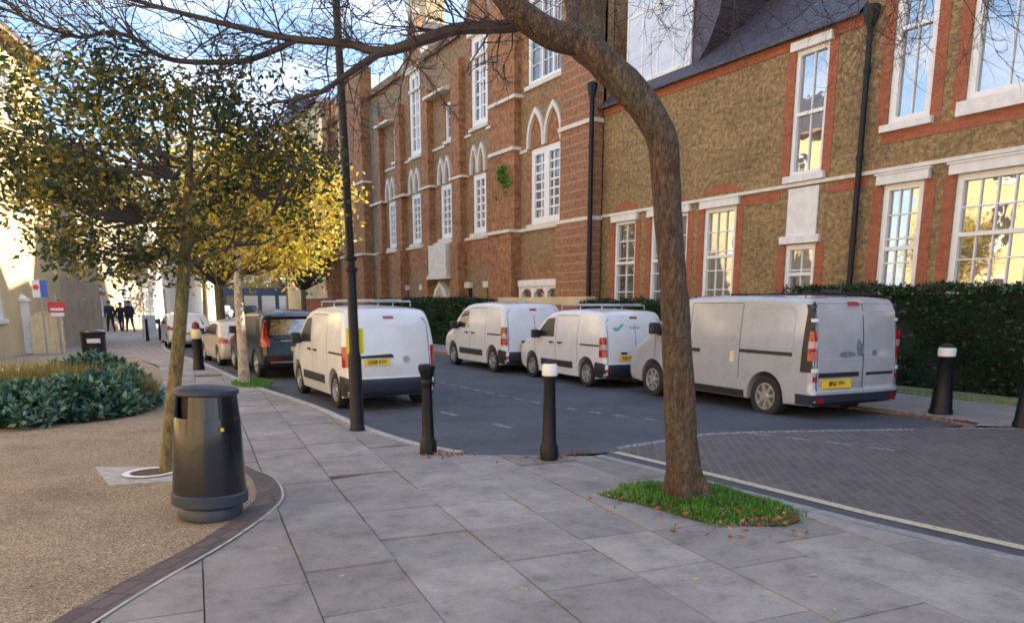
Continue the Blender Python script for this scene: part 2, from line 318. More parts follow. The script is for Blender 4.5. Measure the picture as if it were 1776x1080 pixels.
# road: asphalt with a ramp up to the brick table
road=MB(); xs=[-1,3.3,5.3,7.2,9.9,11.3,14]; ys=[(9.8,-.1),(13,-.1),(20,-.1),(34,-.1)]
def rx(i,y): return 0
L_edge=[(3.55,8.0),(3.45,8.94),(3.36,10.4),(3.36,12.74),(3.1,16.9),(3.08,22.8),(2.85,31.5),(3.9,40),(6.4,50),(9.5,60),(16,80),(24,105)]
R_edge=[(11.15,6.2),(11.1,7.57),(11.05,10.4),(11.05,12.74),(11.0,16.9),(11.0,22.8),(11.0,31.5),(11.6,40),(14,50),(17,60),(24,80),(33,105)]
zz=[-.02,-.045,-.08]+[-.1]*9
row0=[(3.66,7.62),(4.23,7.22),(5.16,6.93),(5.45,7.10),(6.3,7.22),(7.06,7.31),(7.77,7.12),(9.84,6.18),(11.3,5.9)]
fr_=[(x-3.66)/(11.3-3.66) for x,_ in row0]
rows=[[(x,y,-.012) for x,y in row0]]
for (l,r_,z) in [((3.50,8.5),(11.2,7.6),-.035)]+[(a,(b[0]+.05,b[1]),z) for a,b,z in zip(L_edge[2:],R_edge[2:],zz[2:])]:
    rows.append([(l[0]+(r_[0]-l[0])*t,l[1]+(r_[1]-l[1])*t,z) for t in fr_])
k_=len(row0)
for rw in rows: road.v+=rw
road.f=[(i*k_+j,i*k_+j+1,(i+1)*k_+j+1,(i+1)*k_+j) for i in range(len(rows)-1) for j in range(k_-1)]
road.build('road','asphalt',kind='structure')
tbl=[(5.2,6.95),(5.15,5.4),(5.0,4.0),(5.1,2.6),(5.2,1.0),(6.0,-4),(24,-10),(24,5.0),(12.6,5.0),(11.2,5.6),(10.66,5.85),(10.2,6.15),(9.84,6.2),(7.77,7.13),(7.06,7.32),(5.45,7.12)]
poly_sheet('brick_road_table',tbl,-.006,'tablebrick')
# gutter strip of asphalt beside the cream line
cl=[(5.23,6.84),(5.37,5.39),(5.42,4.43),(5.46,3.69),(5.62,2.59),(5.9,1.2)]
pe=[(x-.17,y-.02) for x,y in cl]
pk=[(x-.30,y-.04) for x,y in cl]
def strip(name,a,b,z,mat,**k):
    m=len(a); return MB().add([(x,y,z) for x,y in a]+[(x,y,z) for x,y in b],[(i,i+1,m+i+1,m+i) for i in range(m-1)]).build(name,mat,kind='structure',**k)
strip('road_gutter',pe,[(x-.02,y) for x,y in cl],-.002,'asphalt')
strip('flush_kerb',pk,pe,.001,flat('worn_kerb_stone',(.27,.26,.25),.85,var=.3,vs=9))
strip('road_edge_line',[(x,y) for x,y in cl],[(x+.11,y+.02) for x,y in cl],.002,'worncream')
# left pavement of real slabs
inner=[(1.45,7.94),(1.54,7.43),(1.45,6.69),(1.21,6.17),(.78,5.53),(.26,4.89),(-.1,4.4),(-.7,3.5),(-1.5,2.3)]
inner=[(p.x,p.y) for p in catmull([(x,y,0) for x,y in inner],4)]
kin=[(3.62,7.75),(3.42,8.3),(3.31,8.94),(3.22,10.4),(3.22,12.74),(2.96,16.9),(2.94,22.8)]
region=[(1.84,22.8),(1.5,18),(1.15,13.4),(1.15,11),(1.3,9)]+inner+[(-1.5,.6),(5.62,.6),(5.6,1.2),(5.32,2.55),(5.16,3.65),(5.12,4.4),(5.07,5.36),(4.95,6.82),(4.23,7.22)]+kin
def clip(sub,win):
    out=sub
    for i in range(len(win)):
        a=win[i]; b=win[(i+1)%len(win)]; inp=out; out=[]
        if not inp: break
        def side(p): return (b[0]-a[0])*(p[1]-a[1])-(b[1]-a[1])*(p[0]-a[0])
        s=inp[-1]
        for e in inp:
            se,ss=side(e),side(s)
            if se>=0:
                if ss<0: t=ss/(ss-se); out.append((s[0]+(e[0]-s[0])*t,s[1]+(e[1]-s[1])*t))
                out.append(e)
            elif ss>=0: t=ss/(ss-se); out.append((s[0]+(e[0]-s[0])*t,s[1]+(e[1]-s[1])*t))
            s=e
    return out
def area(p): return abs(sum(p[i][0]*p[(i+1)%len(p)][1]-p[(i+1)%len(p)][0]*p[i][1] for i in range(len(p))))/2
rr=random.Random(3); slabs=MB(); tones=[]
ca,sa=math.cos(R(-7)),math.sin(R(-7))
u=-4.2
while u<9:
    w=rr.choice([.53,.6,.6,.68]); v=-2.5+rr.random()
    while v<24.5:
        l=rr.choice([.6,.75,.75,.9,.9]); q=rr.uniform(.003,.007)
        win=[(u+q,v+q),(u+w-q,v+q),(u+w-q,v+l-q),(u+q,v+l-q)]
        win=[(x*ca-y*sa,x*sa+y*ca) for x,y in win]
        pg=clip(region,win)
        if len(pg)>2 and area(pg)>.004:
            z0=rr.gauss(0,.003); tx=rr.gauss(0,.006); ty=rr.gauss(0,.006); cx=win[0][0]; cy=win[0][1]; m=len(pg)
            top=[(x,y,z0+(x-cx)*tx+(y-cy)*ty) for x,y in pg]; bot=[(x,y,-.05) for x,y in pg]
            slabs.add(top+bot,[tuple(range(m))]+[(i,m+i,m+(i+1)%m,(i+1)%m) for i in range(m)]); tones+= [max(0,min(1,rr.gauss(.5,.17)))]*(m+1)
        v+=l
    u+=w
so=slabs.build('pavement','slab',kind='structure')
at=so.data.attributes.new('tone','FLOAT','FACE')
if len(so.data.polygons)==len(tones): at.data.foreach_set('value',tones)
else: at.data.foreach_set('value',[rr.random() for _ in so.data.polygons])
poly_sheet('pavement_bed',region,-.012,'soil')
# gravel square, brick edging, far pavements
brick_in=[(1.3,8.3),(1.36,7.67),(1.27,6.9),(1.08,6.43),(.66,5.73),(.14,5.1),(-.22,4.64),(-.82,3.75),(-1.62,2.55)]
brick_in=[(p.x,p.y) for p in catmull([(x,y,0) for x,y in brick_in],4)]
strip('brick_edging',[(1.3,9.0)]+inner,[(1.22,9.0)]+brick_in[:len(inner)],.004,'edgebrick')
strip('edging_rim',[(x+.012,y-.012) for x,y in inner],[(x-.006,y+.006) for x,y in inner],.009,'concrete')
gr=[(1.25,9.0)]+brick_in+[(-14,2.5),(-14,27),(1.45,27),(1.84,21.8),(1.5,18),(1.15,13.4),(1.15,11)]
poly_sheet('gravel_ground',gr,-.001,'gravel')
fp=[(1.84,22.8),(2.94,22.8),(2.7,31.5),(3.7,40),(6.2,50),(9.3,60),(15.8,80),(23.8,105),(19,105),(8,62),(-2.5,50.8),(-2.5,44),(.8,39.2),(-1,35),(-2.6,30),(-8,27),(1.45,27)]
poly_sheet('far_pavement',fp,-.004,'farslab')
# kerbs
def kerb(name,line,w,z0,z1,mat,off):
    ln=catmull([(x,y,0) for x,y in line],3); mb=MB()
    for i in range(len(ln)-1):
        a,b=ln[i],ln[i+1]; t=(b-a).normalized(); nn=Vector((t.y,-t.x,0))*w*off
        g=t*.003; p=[a+g,b-g,b-g+nn,a+g+nn]
        mb.add([(q.x,q.y,z0) for q in p]+[(q.x,q.y,z1) for q in p],[(0,1,2,3),(4,5,6,7),(0,1,5,4),(1,2,6,5),(2,3,7,6),(3,0,4,7)])
    return mb.build(name,mat,kind='structure')
kerb('kerb',[(3.66,7.72),(3.46,8.3),(3.34,8.94),(3.25,10.4),(3.25,12.74),(2.99,16.9),(2.97,22.8),(2.72,31.5),(3.75,40),(6.25,50)],.13,-.12,.004,'concrete',1)
kerb('right_kerb',[(10.75,5.95),(11.02,6.5),(11.13,7.4),(11.05,9),(11.05,12.7),(11.0,22.8),(11.0,31.5),(11.6,40),(14,50)],.15,-.12,.0,'rustkerb',1)
poly_sheet('right_pavement',[(11.2,6.0),(11.27,7.5),(11.18,9),(11.18,12.7),(11.13,31.5),(11.7,40),(14.1,50),(17,60),(33,105),(60,105),(60,-12),(24.1,-12),(24.1,5.0),(12.6,5.0),(11.25,5.6),(10.9,5.9)],-.003,'farslab')
# road markings
def dashes(name,line,on,off,w,mat,z,jit=0):
    pts=catmull([(x,y,0) for x,y in line],8); mb=MB(); d=0; acc=0; seg=[]; 
    L=[0]
    for i in range(1,len(pts)): L.append(L[-1]+(pts[i]-pts[i-1]).length)
    def P(s):
        for i in range(1,len(L)):
            if s<=L[i]: return pts[i-1].lerp(pts[i],(s-L[i-1])/max(1e-6,L[i]-L[i-1])),(pts[i]-pts[i-1]).normalized()
        return pts[-1],(pts[-1]-pts[-2]).normalized()
    s=0
    while s+on<L[-1]:
        a,t=P(s); b,_=P(s+on); nn=Vector((t.y,-t.x,0))*w*.5
        def zf(p): return (-.1 if p.y>10.4 else (-.08+(p.y-10.4)*.0137 if p.y>8.94 else (-.06+ (p.y-8.94)*.04 if p.y>8 else -.02)))*1.0
        mb.add([(q.x,q.y,z(q)) for q in (a+nn,b+nn,b-nn,a-nn)],[(0,1,2,3)]); s+=on+off
    return mb.build(name,mat,kind='structure')
def zroad(p):
    pr=[(6.3,-.012),(7.4,-.014),(8.0,-.02),(8.94,-.045),(10.4,-.08),(12.74,-.1),(999,-.1)]
    for (a,za),(b,zb) in zip(pr,pr[1:]):
        if p.y<b: return za+(zb-za)*max(0,p.y-a)/(b-a)+.012
    return -.09
dashes('parking_bay_line',[(7.1,24),(7.1,19),(7.13,14.19),(7.13,11.22),(7.28,9.48),(7.54,7.9)],.32,.26,.085,'worn',zroad)
dashes('lane_dash_line',[(4.95,13.0),(5.05,12.03),(5.16,10.68),(5.2,9.32),(5.2,7.6)],.55,1.1,.09,'worn',zroad)
dashes('table_dash_line',[(7.6,7.0),(7.91,6.27),(8.2,5.3)],.3,.2,.08,'worn',lambda p:.002)
strip('table_edge_line',[(5.45,7.10),(7.06,7.30),(7.77,7.11),(9.84,6.18)],[(5.45,6.98),(7.06,7.18),(7.72,6.99),(9.8,6.06)],.001,'worn')
strip('table_far_line',[(10.3,6.0),(11.2,5.45),(12.6,4.85),(15,4.6)],[(10.3,5.92),(11.2,5.36),(12.6,4.76),(15,4.5)],.001,'worn')

# ---------------- facades ----------------
class Fr:
    def __init__(s,O,U,N): s.O=Vector(O); s.U=Vector(U).normalized(); s.N=Vector(N).normalized()
    def P(s,u,z,d=0): 
        p=s.O+s.U*u+s.N*d; return (p.x,p.y,p.z+z)
    def box(s,mb,u0,u1,z0,z1,d0,d1):
        v=[s.P(u,z,d) for z in (z0,z1) for (u,d) in ((u0,d0),(u1,d0),(u1,d1),(u0,d1))]
        mb.add(v,[(0,3,2,1),(4,5,6,7),(0,1,5,4),(1,2,6,5),(2,3,7,6),(3,0,4,7)]); return mb
    def poly(s,mb,pts,d0,d1):
        n=len(pts); v=[s.P(u,z,d0) for u,z in pts]+[s.P(u,z,d1) for u,z in pts]
        mb.add(v,[tuple(range(n-1,-1,-1)),tuple(range(n,2*n))]+[(i,(i+1)%n,n+(i+1)%n,n+i) for i in range(n)])
    def wall(s,mb,u0,u1,z0,z1,ops,depth=.2,thick=.35):
        us=sorted({u0,u1}|{max(u0,min(u1,c)) for o in ops for c in o[:2]}); zs=sorted({z0,z1}|{max(z0,min(z1,c)) for o in ops for c in o[2:4]})
        for a,b in zip(us,us[1:]):
            for c,d in zip(zs,zs[1:]):
                mu,mz=(a+b)/2,(c+d)/2
                if any(o[0]<mu<o[1] and o[2]<mz<o[3] for o in ops): continue
                mb.add([s.P(a,c),s.P(b,c),s.P(b,d),s.P(a,d)],[(0,1,2,3)])
        for o in ops:
            a,b,c,d=o[:4]
            for q in (((a,c),(b,c)),((b,c),(b,d)),((b,d),(a,d)),((a,d),(a,c))):
                mb.add([s.P(*q[0]),s.P(*q[1]),s.P(*q[1],-depth),s.P(*q[0],-depth)],[(0,1,2,3)])
        mb.add([s.P(u0,z0),s.P(u0,z1),s.P(u0,z1,-thick),s.P(u0,z0,-thick)],[(0,1,2,3)]); mb.add([s.P(u1,z0),s.P(u1,z1),s.P(u1,z1,-thick),s.P(u1,z0,-thick)],[(0,1,2,3)])
        mb.add([s.P(u0,z1),s.P(u1,z1),s.P(u1,z1,-thick),s.P(u0,z1,-thick)],[(0,1,2,3)])
    def window(s,par,u0,u1,z0,z1,cols=2,rows=4,fw=.09,meet=None,pane='pane',sill=True,mull=None,bars=.028):
        f=MB(); d0,d1=-.16,-.04
        for a in (s.box(f,u0,u0+fw,z0,z1,d0,d1),s.box(f,u1-fw,u1,z0,z1,d0,d1),s.box(f,u0+fw,u1-fw,z1-fw,z1,d0,d1),s.box(f,u0+fw,u1-fw,z0,z0+fw,d0,d1)): pass
        ia,ib,ic,id_=u0+fw,u1-fw,z0+fw,z1-fw
        if meet is not None:
            zm=ic+(id_-ic)*meet; s.box(f,ia,ib,zm-.04,zm+.04,d0,d1-.01)
        if mull:
            for q in mull: um=ia+(ib-ia)*q; s.box(f,um-.05,um+.05,ic,id_,d0,d1-.005)
        for i in range(1,cols): um=ia+(ib-ia)*i/cols; s.box(f,um-bars/2,um+bars/2,ic,id_,-.135,-.085)
        for i in range(1,rows): zm=ic+(id_-ic)*i/rows; s.box(f,ia,ib,zm-bars/2,zm+bars/2,-.137,-.083)
        fo=f.build('window','white',par)
        p=MB(); p.add([s.P(ia,ic,-.125),s.P(ib,ic,-.125),s.P(ib,id_,-.125),s.P(ia,id_,-.125)],[(0,1,2,3)]); p.build('pane',pane,fo)
        b=MB(); s.box(b,u0-.03,u1+.03,z0-.03,z1+.03,-.30,-.18); b.build('backing','dark',fo)
        if sill: q=MB(); s.box(q,u0-.08,u1+.08,z0-.14,z0+.002,-.15,.09); q.build('sill','white_lintel',fo)
        return fo

# ---- right school building (brown stock brick) ----
b1=empty('school_building',(15.5,10,0),label='long brown brick school building with white sash windows and slate roof above the hedge',cat='building')
def reparent(o,p):
    o.parent=p; o.matrix_parent_inverse=Matrix.Translation(p.location).inverted(); return o
class Root:  # children are written in world coordinates and hung under an empty at the origin
    pass
b1.location=(0,0,0)
F1=Fr((15.5,0,0),(0,1,0),(-1,0,0))
gw=[(19.35,20.43,.9,4.25),(17.0,18.62,.9,4.25),(15.14,16.35,.9,4.25),(12.55,13.45,.9,3.1),(9.96,10.9,.9,4.2),(7.1,9.3,.9,4.2),(4.2,6.3,.9,4.2),(1.2,3.3,.9,4.2)]
uw=[(12.55,13.5,4.72,7.55)]; uw2=[(10.0,10.95,5.42,9.2),(7.2,9.3,5.55,9.2),(4.2,6.3,5.55,9.2),(1.2,3.3,5.55,9.2)]
wl=MB(); F1.wall(wl,11.7,21.15,0,7.9,[o for o in gw+uw if o[0]>11.7],.2)
F1.wall(wl,-12,11.7,0,13.6,[o for o in gw+uw2 if o[0]<11.7],.2)
wl.box(15.86,16.2,11.35,11.7,7.9,13.6)
wl.build('wall','stock',b1)
# gable wall facing the low roof, and rear mass
gm=MB(); gm.box(15.9,26,11.3,11.65,6,13.6); gm.box(25.6,26,-12,21,0,10); gm.build('end_wall','stock',b1)
tr=MB()
for (a,b,c,d) in gw+uw+uw2:
    F1.box(tr,a-.24,a-.001,c-.1,d,-.02,.012); F1.box(tr,b+.001,b+.24,c-.1,d,-.02,.012)
for (a,b) in ((19.2,20.6),(16.9,18.8),(15.0,16.5)):  # low relieving arches above the string
    pts=[(a+(b-a)*i/8,4.62+.24*math.sin(PI*i/8)) for i in range(9)]; F1.poly(tr,pts,-.02,.011)
F1.box(tr,11.7,21.15,7.62,7.84,-.02,.03)
F1.box(tr,-12,11.05,5.05,5.27,-.02,.012)
F1.box(tr,11.3,12.3,4.2,4.42,-.02,.011); F1.box(tr,13.7,15.0,4.2,4.42,-.02,.011)
tr.build('red_brick_trim','red',b1)
st=MB(); F1.box(st,-12,21.1,4.46,4.54,-.02,.07); st.build('string_course','stone',b1)
def piece(name,mat,par,boxes,F=None,**k):
    m=MB()
    for q in boxes: (F or F1).box(m,*q)
    return m.build(name,mat,par,**k)
for (a,b,c,d) in gw:
    if c<1 and d>4: piece('lintel','white_lintel',b1,[(a-.12,b+.12,d+.001,d+.2,-.1,.10),(a-.16,b+.16,d+.2,d+.235,-.1,.13)])
for q in ((12.45,13.6,7.551,7.75,-.1,.11),): piece('lintel','white_lintel',b1,[q])
for q in ((12.42,13.6,4.56,4.72,-.1,.1),(12.42,13.58,3.12,3.30,-.1,.1),(9.9,11.05,5.28,5.42,-.1,.12),(7.1,9.4,5.28,5.55,-.1,.12),(4.1,6.4,5.28,5.55,-.1,.12),(1.1,3.4,5.28,5.55,-.1,.12)): piece('sill','white_lintel',b1,[q])
pn=MB(); F1.box(pn,12.56,13.44,3.30,4.42,-.03,.03); pn.build('white_wall_panel','white_lintel',b1)
F1.window(b1,19.35,20.43,.9,4.25,2,6,meet=.62,sill=False)
F1.window(b1,17.0,18.62,.9,4.25,3,6,meet=.62,sill=False)
F1.window(b1,15.14,16.35,.9,4.25,3,6,meet=.62,fw=.12,sill=False)
F1.window(b1,12.55,13.45,.9,3.1,2,4,meet=.7,fw=.12,sill=False)
F1.window(b1,9.96,10.9,.9,4.2,3,6,meet=.6,fw=.13,sill=False)
F1.window(b1,7.1,9.3,.9,4.2,6,6,meet=.66,fw=.13,sill=False)
F1.window(b1,4.2,6.3,.9,4.2,5,6,meet=.66,fw=.13,sill=False); F1.window(b1,1.2,3.3,.9,4.2,5,6,meet=.66,fw=.13,sill=False)
F1.window(b1,12.55,13.5,4.72,7.55,2,1,meet=.5,fw=.10,sill=False)
F1.window(b1,10.0,10.95,5.42,9.2,2,1,meet=.5,fw=.15,sill=False)
F1.window(b1,7.2,9.3,5.55,9.2,3,1,meet=.5,fw=.15,sill=False)
F1.window(b1,4.2,6.3,5.55,9.2,3,1,meet=.5,fw=.15,sill=False); F1.window(b1,1.2,3.3,5.55,9.2,3,1,meet=.5,fw=.15,sill=False)
rf=MB()
# low roof, ridge height and hipped far end shaped to let sun past
e0,e1=11.66,21.2
rf.add([(15.25,e0,7.86),(15.25,e1,7.86),(20.6,19.0,12.8),(20.6,e0,12.8),(26.0,e0,7.86),(26.0,e1,7.86)],[(0,3,2,1),(1,2,5),(3,4,5,2)])
rf.add([(15.25,e0,7.80),(15.25,e1,7.80),(15.25,e1,7.86),(15.25,e0,7.86)],[(0,1,2,3)])
rf.add([(15.2,-12,13.5),(15.2,11.9,13.5),(20.6,11.9,17.2),(20.6,-12,17.2),(26,-12,13.5),(26,11.9,13.5)],[(0,3,2,1),(3,4,5,2),(1,2,5)])  # tall roof out of view, its height set to shade the gravel
ro=rf.build('roof','slate',b1)
# dormer
dm=MB(); dm.box(15.75,18.9,17.35,20.35,8.2,11.1); do=dm.build('dormer','slate',b1)
FD=Fr((15.75,0,0),(0,1,0),(-1,0,0))
ck=MB(); cpts=[(17.35,8.2),(17.35,11.1)]+[(17.35-.12-1.15*math.sin(PI/2*i/8)*0-1.1*(i/8)**2,11.1-2.75*(1-(1-i/8)**1)) for i in range(9)]
cpts=[(17.34,8.25)]+[(17.34-.95*(1-math.cos(PI/2*i/8)),8.25+ (2.9)*(i/8)) for i in range(9)][::-1]
cpts=[(17.34,11.1),(17.34,8.28),(17.15,8.3),(16.75,8.7),(16.42,9.3),(16.2,10.1),(16.1,11.1)]
FD.poly(ck,cpts,-3.0,.0); ck.build('dormer_cheek','slate',do)
dw=MB()
FD.box(dw,17.4,20.3,8.28,8.40,.0,.06); FD.box(dw,17.4,20.3,11.0,11.12,0,.06); FD.box(dw,17.4,20.3,10.25,10.33,0,.05)
for i in range(5): u=17.4+i*.71; FD.box(dw,u,u+.06,8.4,11.0,0,.055)
dwo=dw.build('window','white',do)
p=MB(); FD.box(p,17.45,20.25,8.39,11.0,.005,.02); p.build('pane',flat('pale_dormer_panel',(.62,.68,.78),.35,var=.06),dwo)
# chimney stack behind
ch=MB(); ch.box(17.0,18.4,20.5,21.8,9,14.5); ch.box(16.9,18.5,20.4,21.9,14.2,14.45); ch.build('chimney','red',ro)
# drain pipes
def pipe(par,x,y,z0,z1,hop=None,r=.055):
    mb=MB(); mb.tube([(x,y,z0),(x,y,z1)],r,10)
    for z in [z0+1.2+1.8*i for i in range(int((z1-z0)/1.8))]: mb.lathe([(r+.018,z),(r+.018,z+.1)],10,(x,y,0))
    if hop: mb.lathe([(r,hop-.3),(.16,hop-.02),(.17,hop+.12),(.17,hop+.16)],8,(x,y,0))
    return mb.build('drainpipe','blackiron',par,smooth=True)
pipe(b1,15.37,11.45,0,7.9,7.75,.065)
# kerb of the garden: low wall cream with coping
gw2=empty('garden_wall',(0,0,0),label='low cream topped brick garden wall in front of the gothic end beside the school',cat='wall')
mb=MB(); mb.box(14.55,14.8,20.6,26.5,0,1.62); mb.build('wall','red',gw2)
mb=MB(); mb.box(14.48,14.87,20.55,26.55,1.62,1.90); mb.build('coping',M['render'],gw2,bevel=.02)

# ---- gothic building ----
b2=empty('gothic_school_building',(0,0,0),label='tall red brick gothic building with pointed arch windows and brick piers beyond the school',cat='building')
ops=[]; wins=[]
bays=[30.0,33.4,37.0,40.4]
big=(23.6,25.75,4.62,7.35); ops.append(big)
for i,c in enumerate(bays):
    w=.62 if i<3 else .55; ops.append((c-w,c+w,4.66,7.1))
tall=[(29.2,30.7,9.0,12.6),(36.2,37.6,8.9,12.8)]; small=[(32.7,33.35,8.95,10.6),(39.3,39.95,9.05,10.8)]; top=(23.4,26.0,9.6,12.6)
ops+=tall+small+[top]; strips=[(48.0,49.6,4.9,8.1),(48.0,49.6,8.8,13.0)]; ops+=strips
wl=MB(); F1.wall(wl,21.2,51.2,0,13.4,ops,.2)
wl.box(15.86,27,50.9,51.2,0,13.4); wl.box(26.7,27,21.2,51.2,0,13); wl.box(15.9,27,21.2,21.5,7,13)
wl.build('wall','gothic',b2)
# piers
def pier(mb,a,b,h,d=.32):
    F1.box(mb,a,b,0,4.4,-.1,d+.14); F1.box(mb,a,b,4.4,h,-.1,d)
pr_=MB(); pier(pr_,21.2,23.15,13.2,.38); pr_.build('banded_pier','banded',b2)
for a,b,h in ((26.5,28.45,13.4),(31.3,32.15,12.0),(34.75,35.5,11.5),(38.3,39.0,11.6),(41.3,41.9,11.6)):
    q=MB(); pier(q,a,b,h,.3); q.build('pier','gothic_red',b2)
q=MB(); pier(q,43.3,47.4,14.6,.6); q.build('pier','gothic_red',b2)
q=MB(); pier(q,50.2,51.2,14.2,.5); q.build('pier','gothic_red',b2)
gv=MB(); F1.box(gv,41.9,43.3,0,12.5,-.05,.1); gv.build('pier',flat('weathered_green_render',(.17,.165,.12),.9,var=.3,vs=2),b2)
# red reveals beside windows
rv=MB()
for o in ops: F1.box(rv,o[0]-.3,o[0]-.001,o[2]-.1,o[3]+.05,-.02,.012); F1.box(rv,o[1]+.001,o[1]+.3,o[2]-.1,o[3]+.05,-.02,.012)
for (a,b) in ((28.5,31.25),(32.2,34.7),(35.55,38.25),(39.05,41.25)): F1.box(rv,a,b,3.35,4.38,-.02,.009); 
zig=[]; 
for i in range(4):
    a=23.45+i*.66; F1.poly(rv,[(a,2.62),(a+.66,2.62),(a+.56,2.95),(a+.33,3.35),(a+.1,2.95)],-.02,.013)
F1.box(rv,21.6,28.4,.9,1.6,-.02,.011)
F1.box(rv,23.2,26.4,8.85,8.98,-.02,.012)
rv.build('red_brick_trim','gothic_red',b2)
# stone strings and hoods
sg=MB()
for (a,b,d) in ((21.2,23.15,.43),(23.15,26.5,.06),(26.5,28.45,.5),(28.45,43.3,.06),(43.3,47.4,.8)): F1.box(sg,a-.04,b+.04,4.4,4.52,-.02,d+.05)
for (a,b,d) in ((21.2,23.15,.43),(26.5,28.45,.36)): F1.box(sg,a-.04,b+.04,7.45,7.58,-.02,d+.04)
F1.box(sg,26.3,28.5,9.3,9.42,-.02,.4)
for (a,b) in ((28.45,29.3),(30.7,32.7),(33.4,36.2),(37.6,41.2)): F1.box(sg,a,b,8.72,8.82,-.02,.06)
F1.box(sg,43.2,47.5,8.4,8.52,-.02,.66)
for (a,b) in ((31.0,32.4),(34.4,35.9),(37.8,39.5),(41,43)): F1.box(sg,a,b,7.08,7.18,-.02,.36)
F1.box(sg,22.9,23.45,7.3,7.42,-.02,.06); F1.box(sg,25.95,26.5,7.3,7.42,-.02,.06)
def hood(mb,u0,u1,z0,h,t=.085,d=.1):
    m=(u0+u1)/2; N=8; o=[];i_=[]
    def arc(w,hh):
        pts=[]
        for k in range(N+1):
            s=k/N; pts.append((m-w/2*(1-s**1.9)**1.0, z0+hh*(s**.62) if s<1 else z0+hh))
        return pts
    a=arc(u1-u0,h); b=arc(u1-u0-2*t,h-t*1.7)
    for s in (1,-1):
        A=[(m+(p[0]-m)*s,p[1]) for p in a]; B=[(m+(p[0]-m)*s,p[1]) for p in b]
        for k in range(N):
            q=[A[k],A[k+1],B[k+1],B[k]]; v=[F1.P(u,z,-.01) for u,z in q]+[F1.P(u,z,d) for u,z in q]
            mb.add(v,[(4,5,6,7),(0,1,5,4),(1,2,6,5),(2,3,7,6),(3,0,4,7)])
hood(sg,23.5,24.7,7.38,1.4,t=.13,d=.12); hood(sg,24.7,25.9,7.38,1.4,t=.13,d=.12)
for c in bays:
    hood(sg,c-.70,c+.02,7.12,1.2,t=.12,d=.12); hood(sg,c,c+.72,7.12,1.2,t=.12,d=.12)
    F1.box(sg,c-.7,c-.6,4.6,7.1,-.1,.07) if 0 else None
for o in ops[:5]: F1.box(sg,o[0]-.12,o[1]+.12,o[2]-.2,o[2],-.15,.13)
for o in tall+small+[top]: F1.box(sg,o[0]-.12,o[1]+.12,o[2]-.14,o[2],-.15,.1)
for o in tall: F1.box(sg,o[0]-.12,o[1]+.12,o[3]-.02,o[3]+.2,-.1,.15); F1.box(sg,o[0]-.0,o[1]+.0,o[3]-.9,o[3]-.78,-.1,.05)
sg.build('stone_dressing','stone',b2)
tp=MB()
F1.poly(tp,[(23.62,7.36),(24.63,7.36),(24.5,8.1),(24.13,8.5),(23.75,8.1)],-.01,.02); F1.poly(tp,[(24.79,7.36),(25.78,7.36),(25.65,8.1),(25.28,8.5),(24.9,8.1)],-.01,.02)
tp.build('tympanum','gothic_red',b2)
for a in (32.5,39.2):
    cn=MB(); v=[F1.P(a,11.25,0),F1.P(a+2.2,11.25,0),F1.P(a+2.2,11.05,.55),F1.P(a,11.05,.55),F1.P(a,11.0,0),F1.P(a+2.2,11.0,0),F1.P(a+2.2,10.93,.55),F1.P(a,10.93,.55)]
    cn.add(v,[(0,1,2,3),(4,5,6,7),(0,3,7,4),(1,2,6,5),(3,2,6,7)]); cn.build('stone_canopy','stone',b2)
F1.window(b2,23.6,25.75,4.62,7.35,4,7,fw=.24,mull=[.5],bars=.07,sill=False,pane='pane_dim')
fm=MB(); F1.box(fm,24.5,24.86,4.7,7.3,-.16,-.03); fm.build('window_mullion','white',b2)
for o in ops[1:5]: F1.window(b2,*o,2,6,fw=.24,mull=[.5],bars=.07,sill=False,pane='pane_dim')
for o in tall: F1.window(b2,*o,3,6,fw=.28,mull=[.5],bars=.07,sill=False,pane='pane_dim')
for o in strips: F1.window(b2,*o,2,6,fw=.3,mull=[.5],bars=.07,sill=False,pane='pane_dim')
for o in small: F1.window(b2,*o,1,3,fw=.14,sill=False,pane='pane_dim')
F1.window(b2,*top,4,5,fw=.16,mull=[.33,.66],sill=False,pane='pane_dim')
# stone niche, small caps and white porch on the ground storey
nc=MB(); F1.box(nc,32.6,34.6,3.0,4.38,-.02,.45); F1.poly(nc,[(32.4,2.8),(34.8,2.8),(34.6,3.02),(32.6,3.02)],-.02,.5)
hood_pts=[(33.0,0),(33.0,1.4),(33.3,2.1),(33.7,2.45),(34.1,2.1),(34.4,1.4),(34.4,0)]
F1.poly(nc,[(32.75,0),(32.75,1.5),(33.1,2.3),(33.7,2.7),(34.3,2.3),(34.65,1.5),(34.65,0)],-.02,.3)
nc.build('stone_niche','stone',b2)
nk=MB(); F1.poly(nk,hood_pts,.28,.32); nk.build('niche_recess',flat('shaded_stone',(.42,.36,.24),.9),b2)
for a in (28.9,30.7,35.9,38.2):
    o=piece('slit_window','dark',b2,[(a+.08,a+.42,1.2,2.35,-.02,.02)]); piece('cap','stone',o,[(a,a+.5,2.35,2.6,-.02,.2)])
pw=MB(); F1.box(pw,23.3,26.3,2.32,2.56,-.02,.25)
for a in (23.3,24.2,25.15,26.1): F1.box(pw,a,a+.2,0,2.32,-.02,.2)
for a in (23.5,24.4,25.35): F1.poly(pw,[(a,2.33),(a,2.05),(a+.18,2.22),(a+.52,2.22),(a+.75,2.05),(a+.75,2.33)],.0,.18)
pw.build('white_porch','white_lintel',b2)
pwp=MB(); F1.box(pwp,23.5,26.1,.3,2.05,.0,.03); pwp.build('porch_glazing','pane_dim',b2)
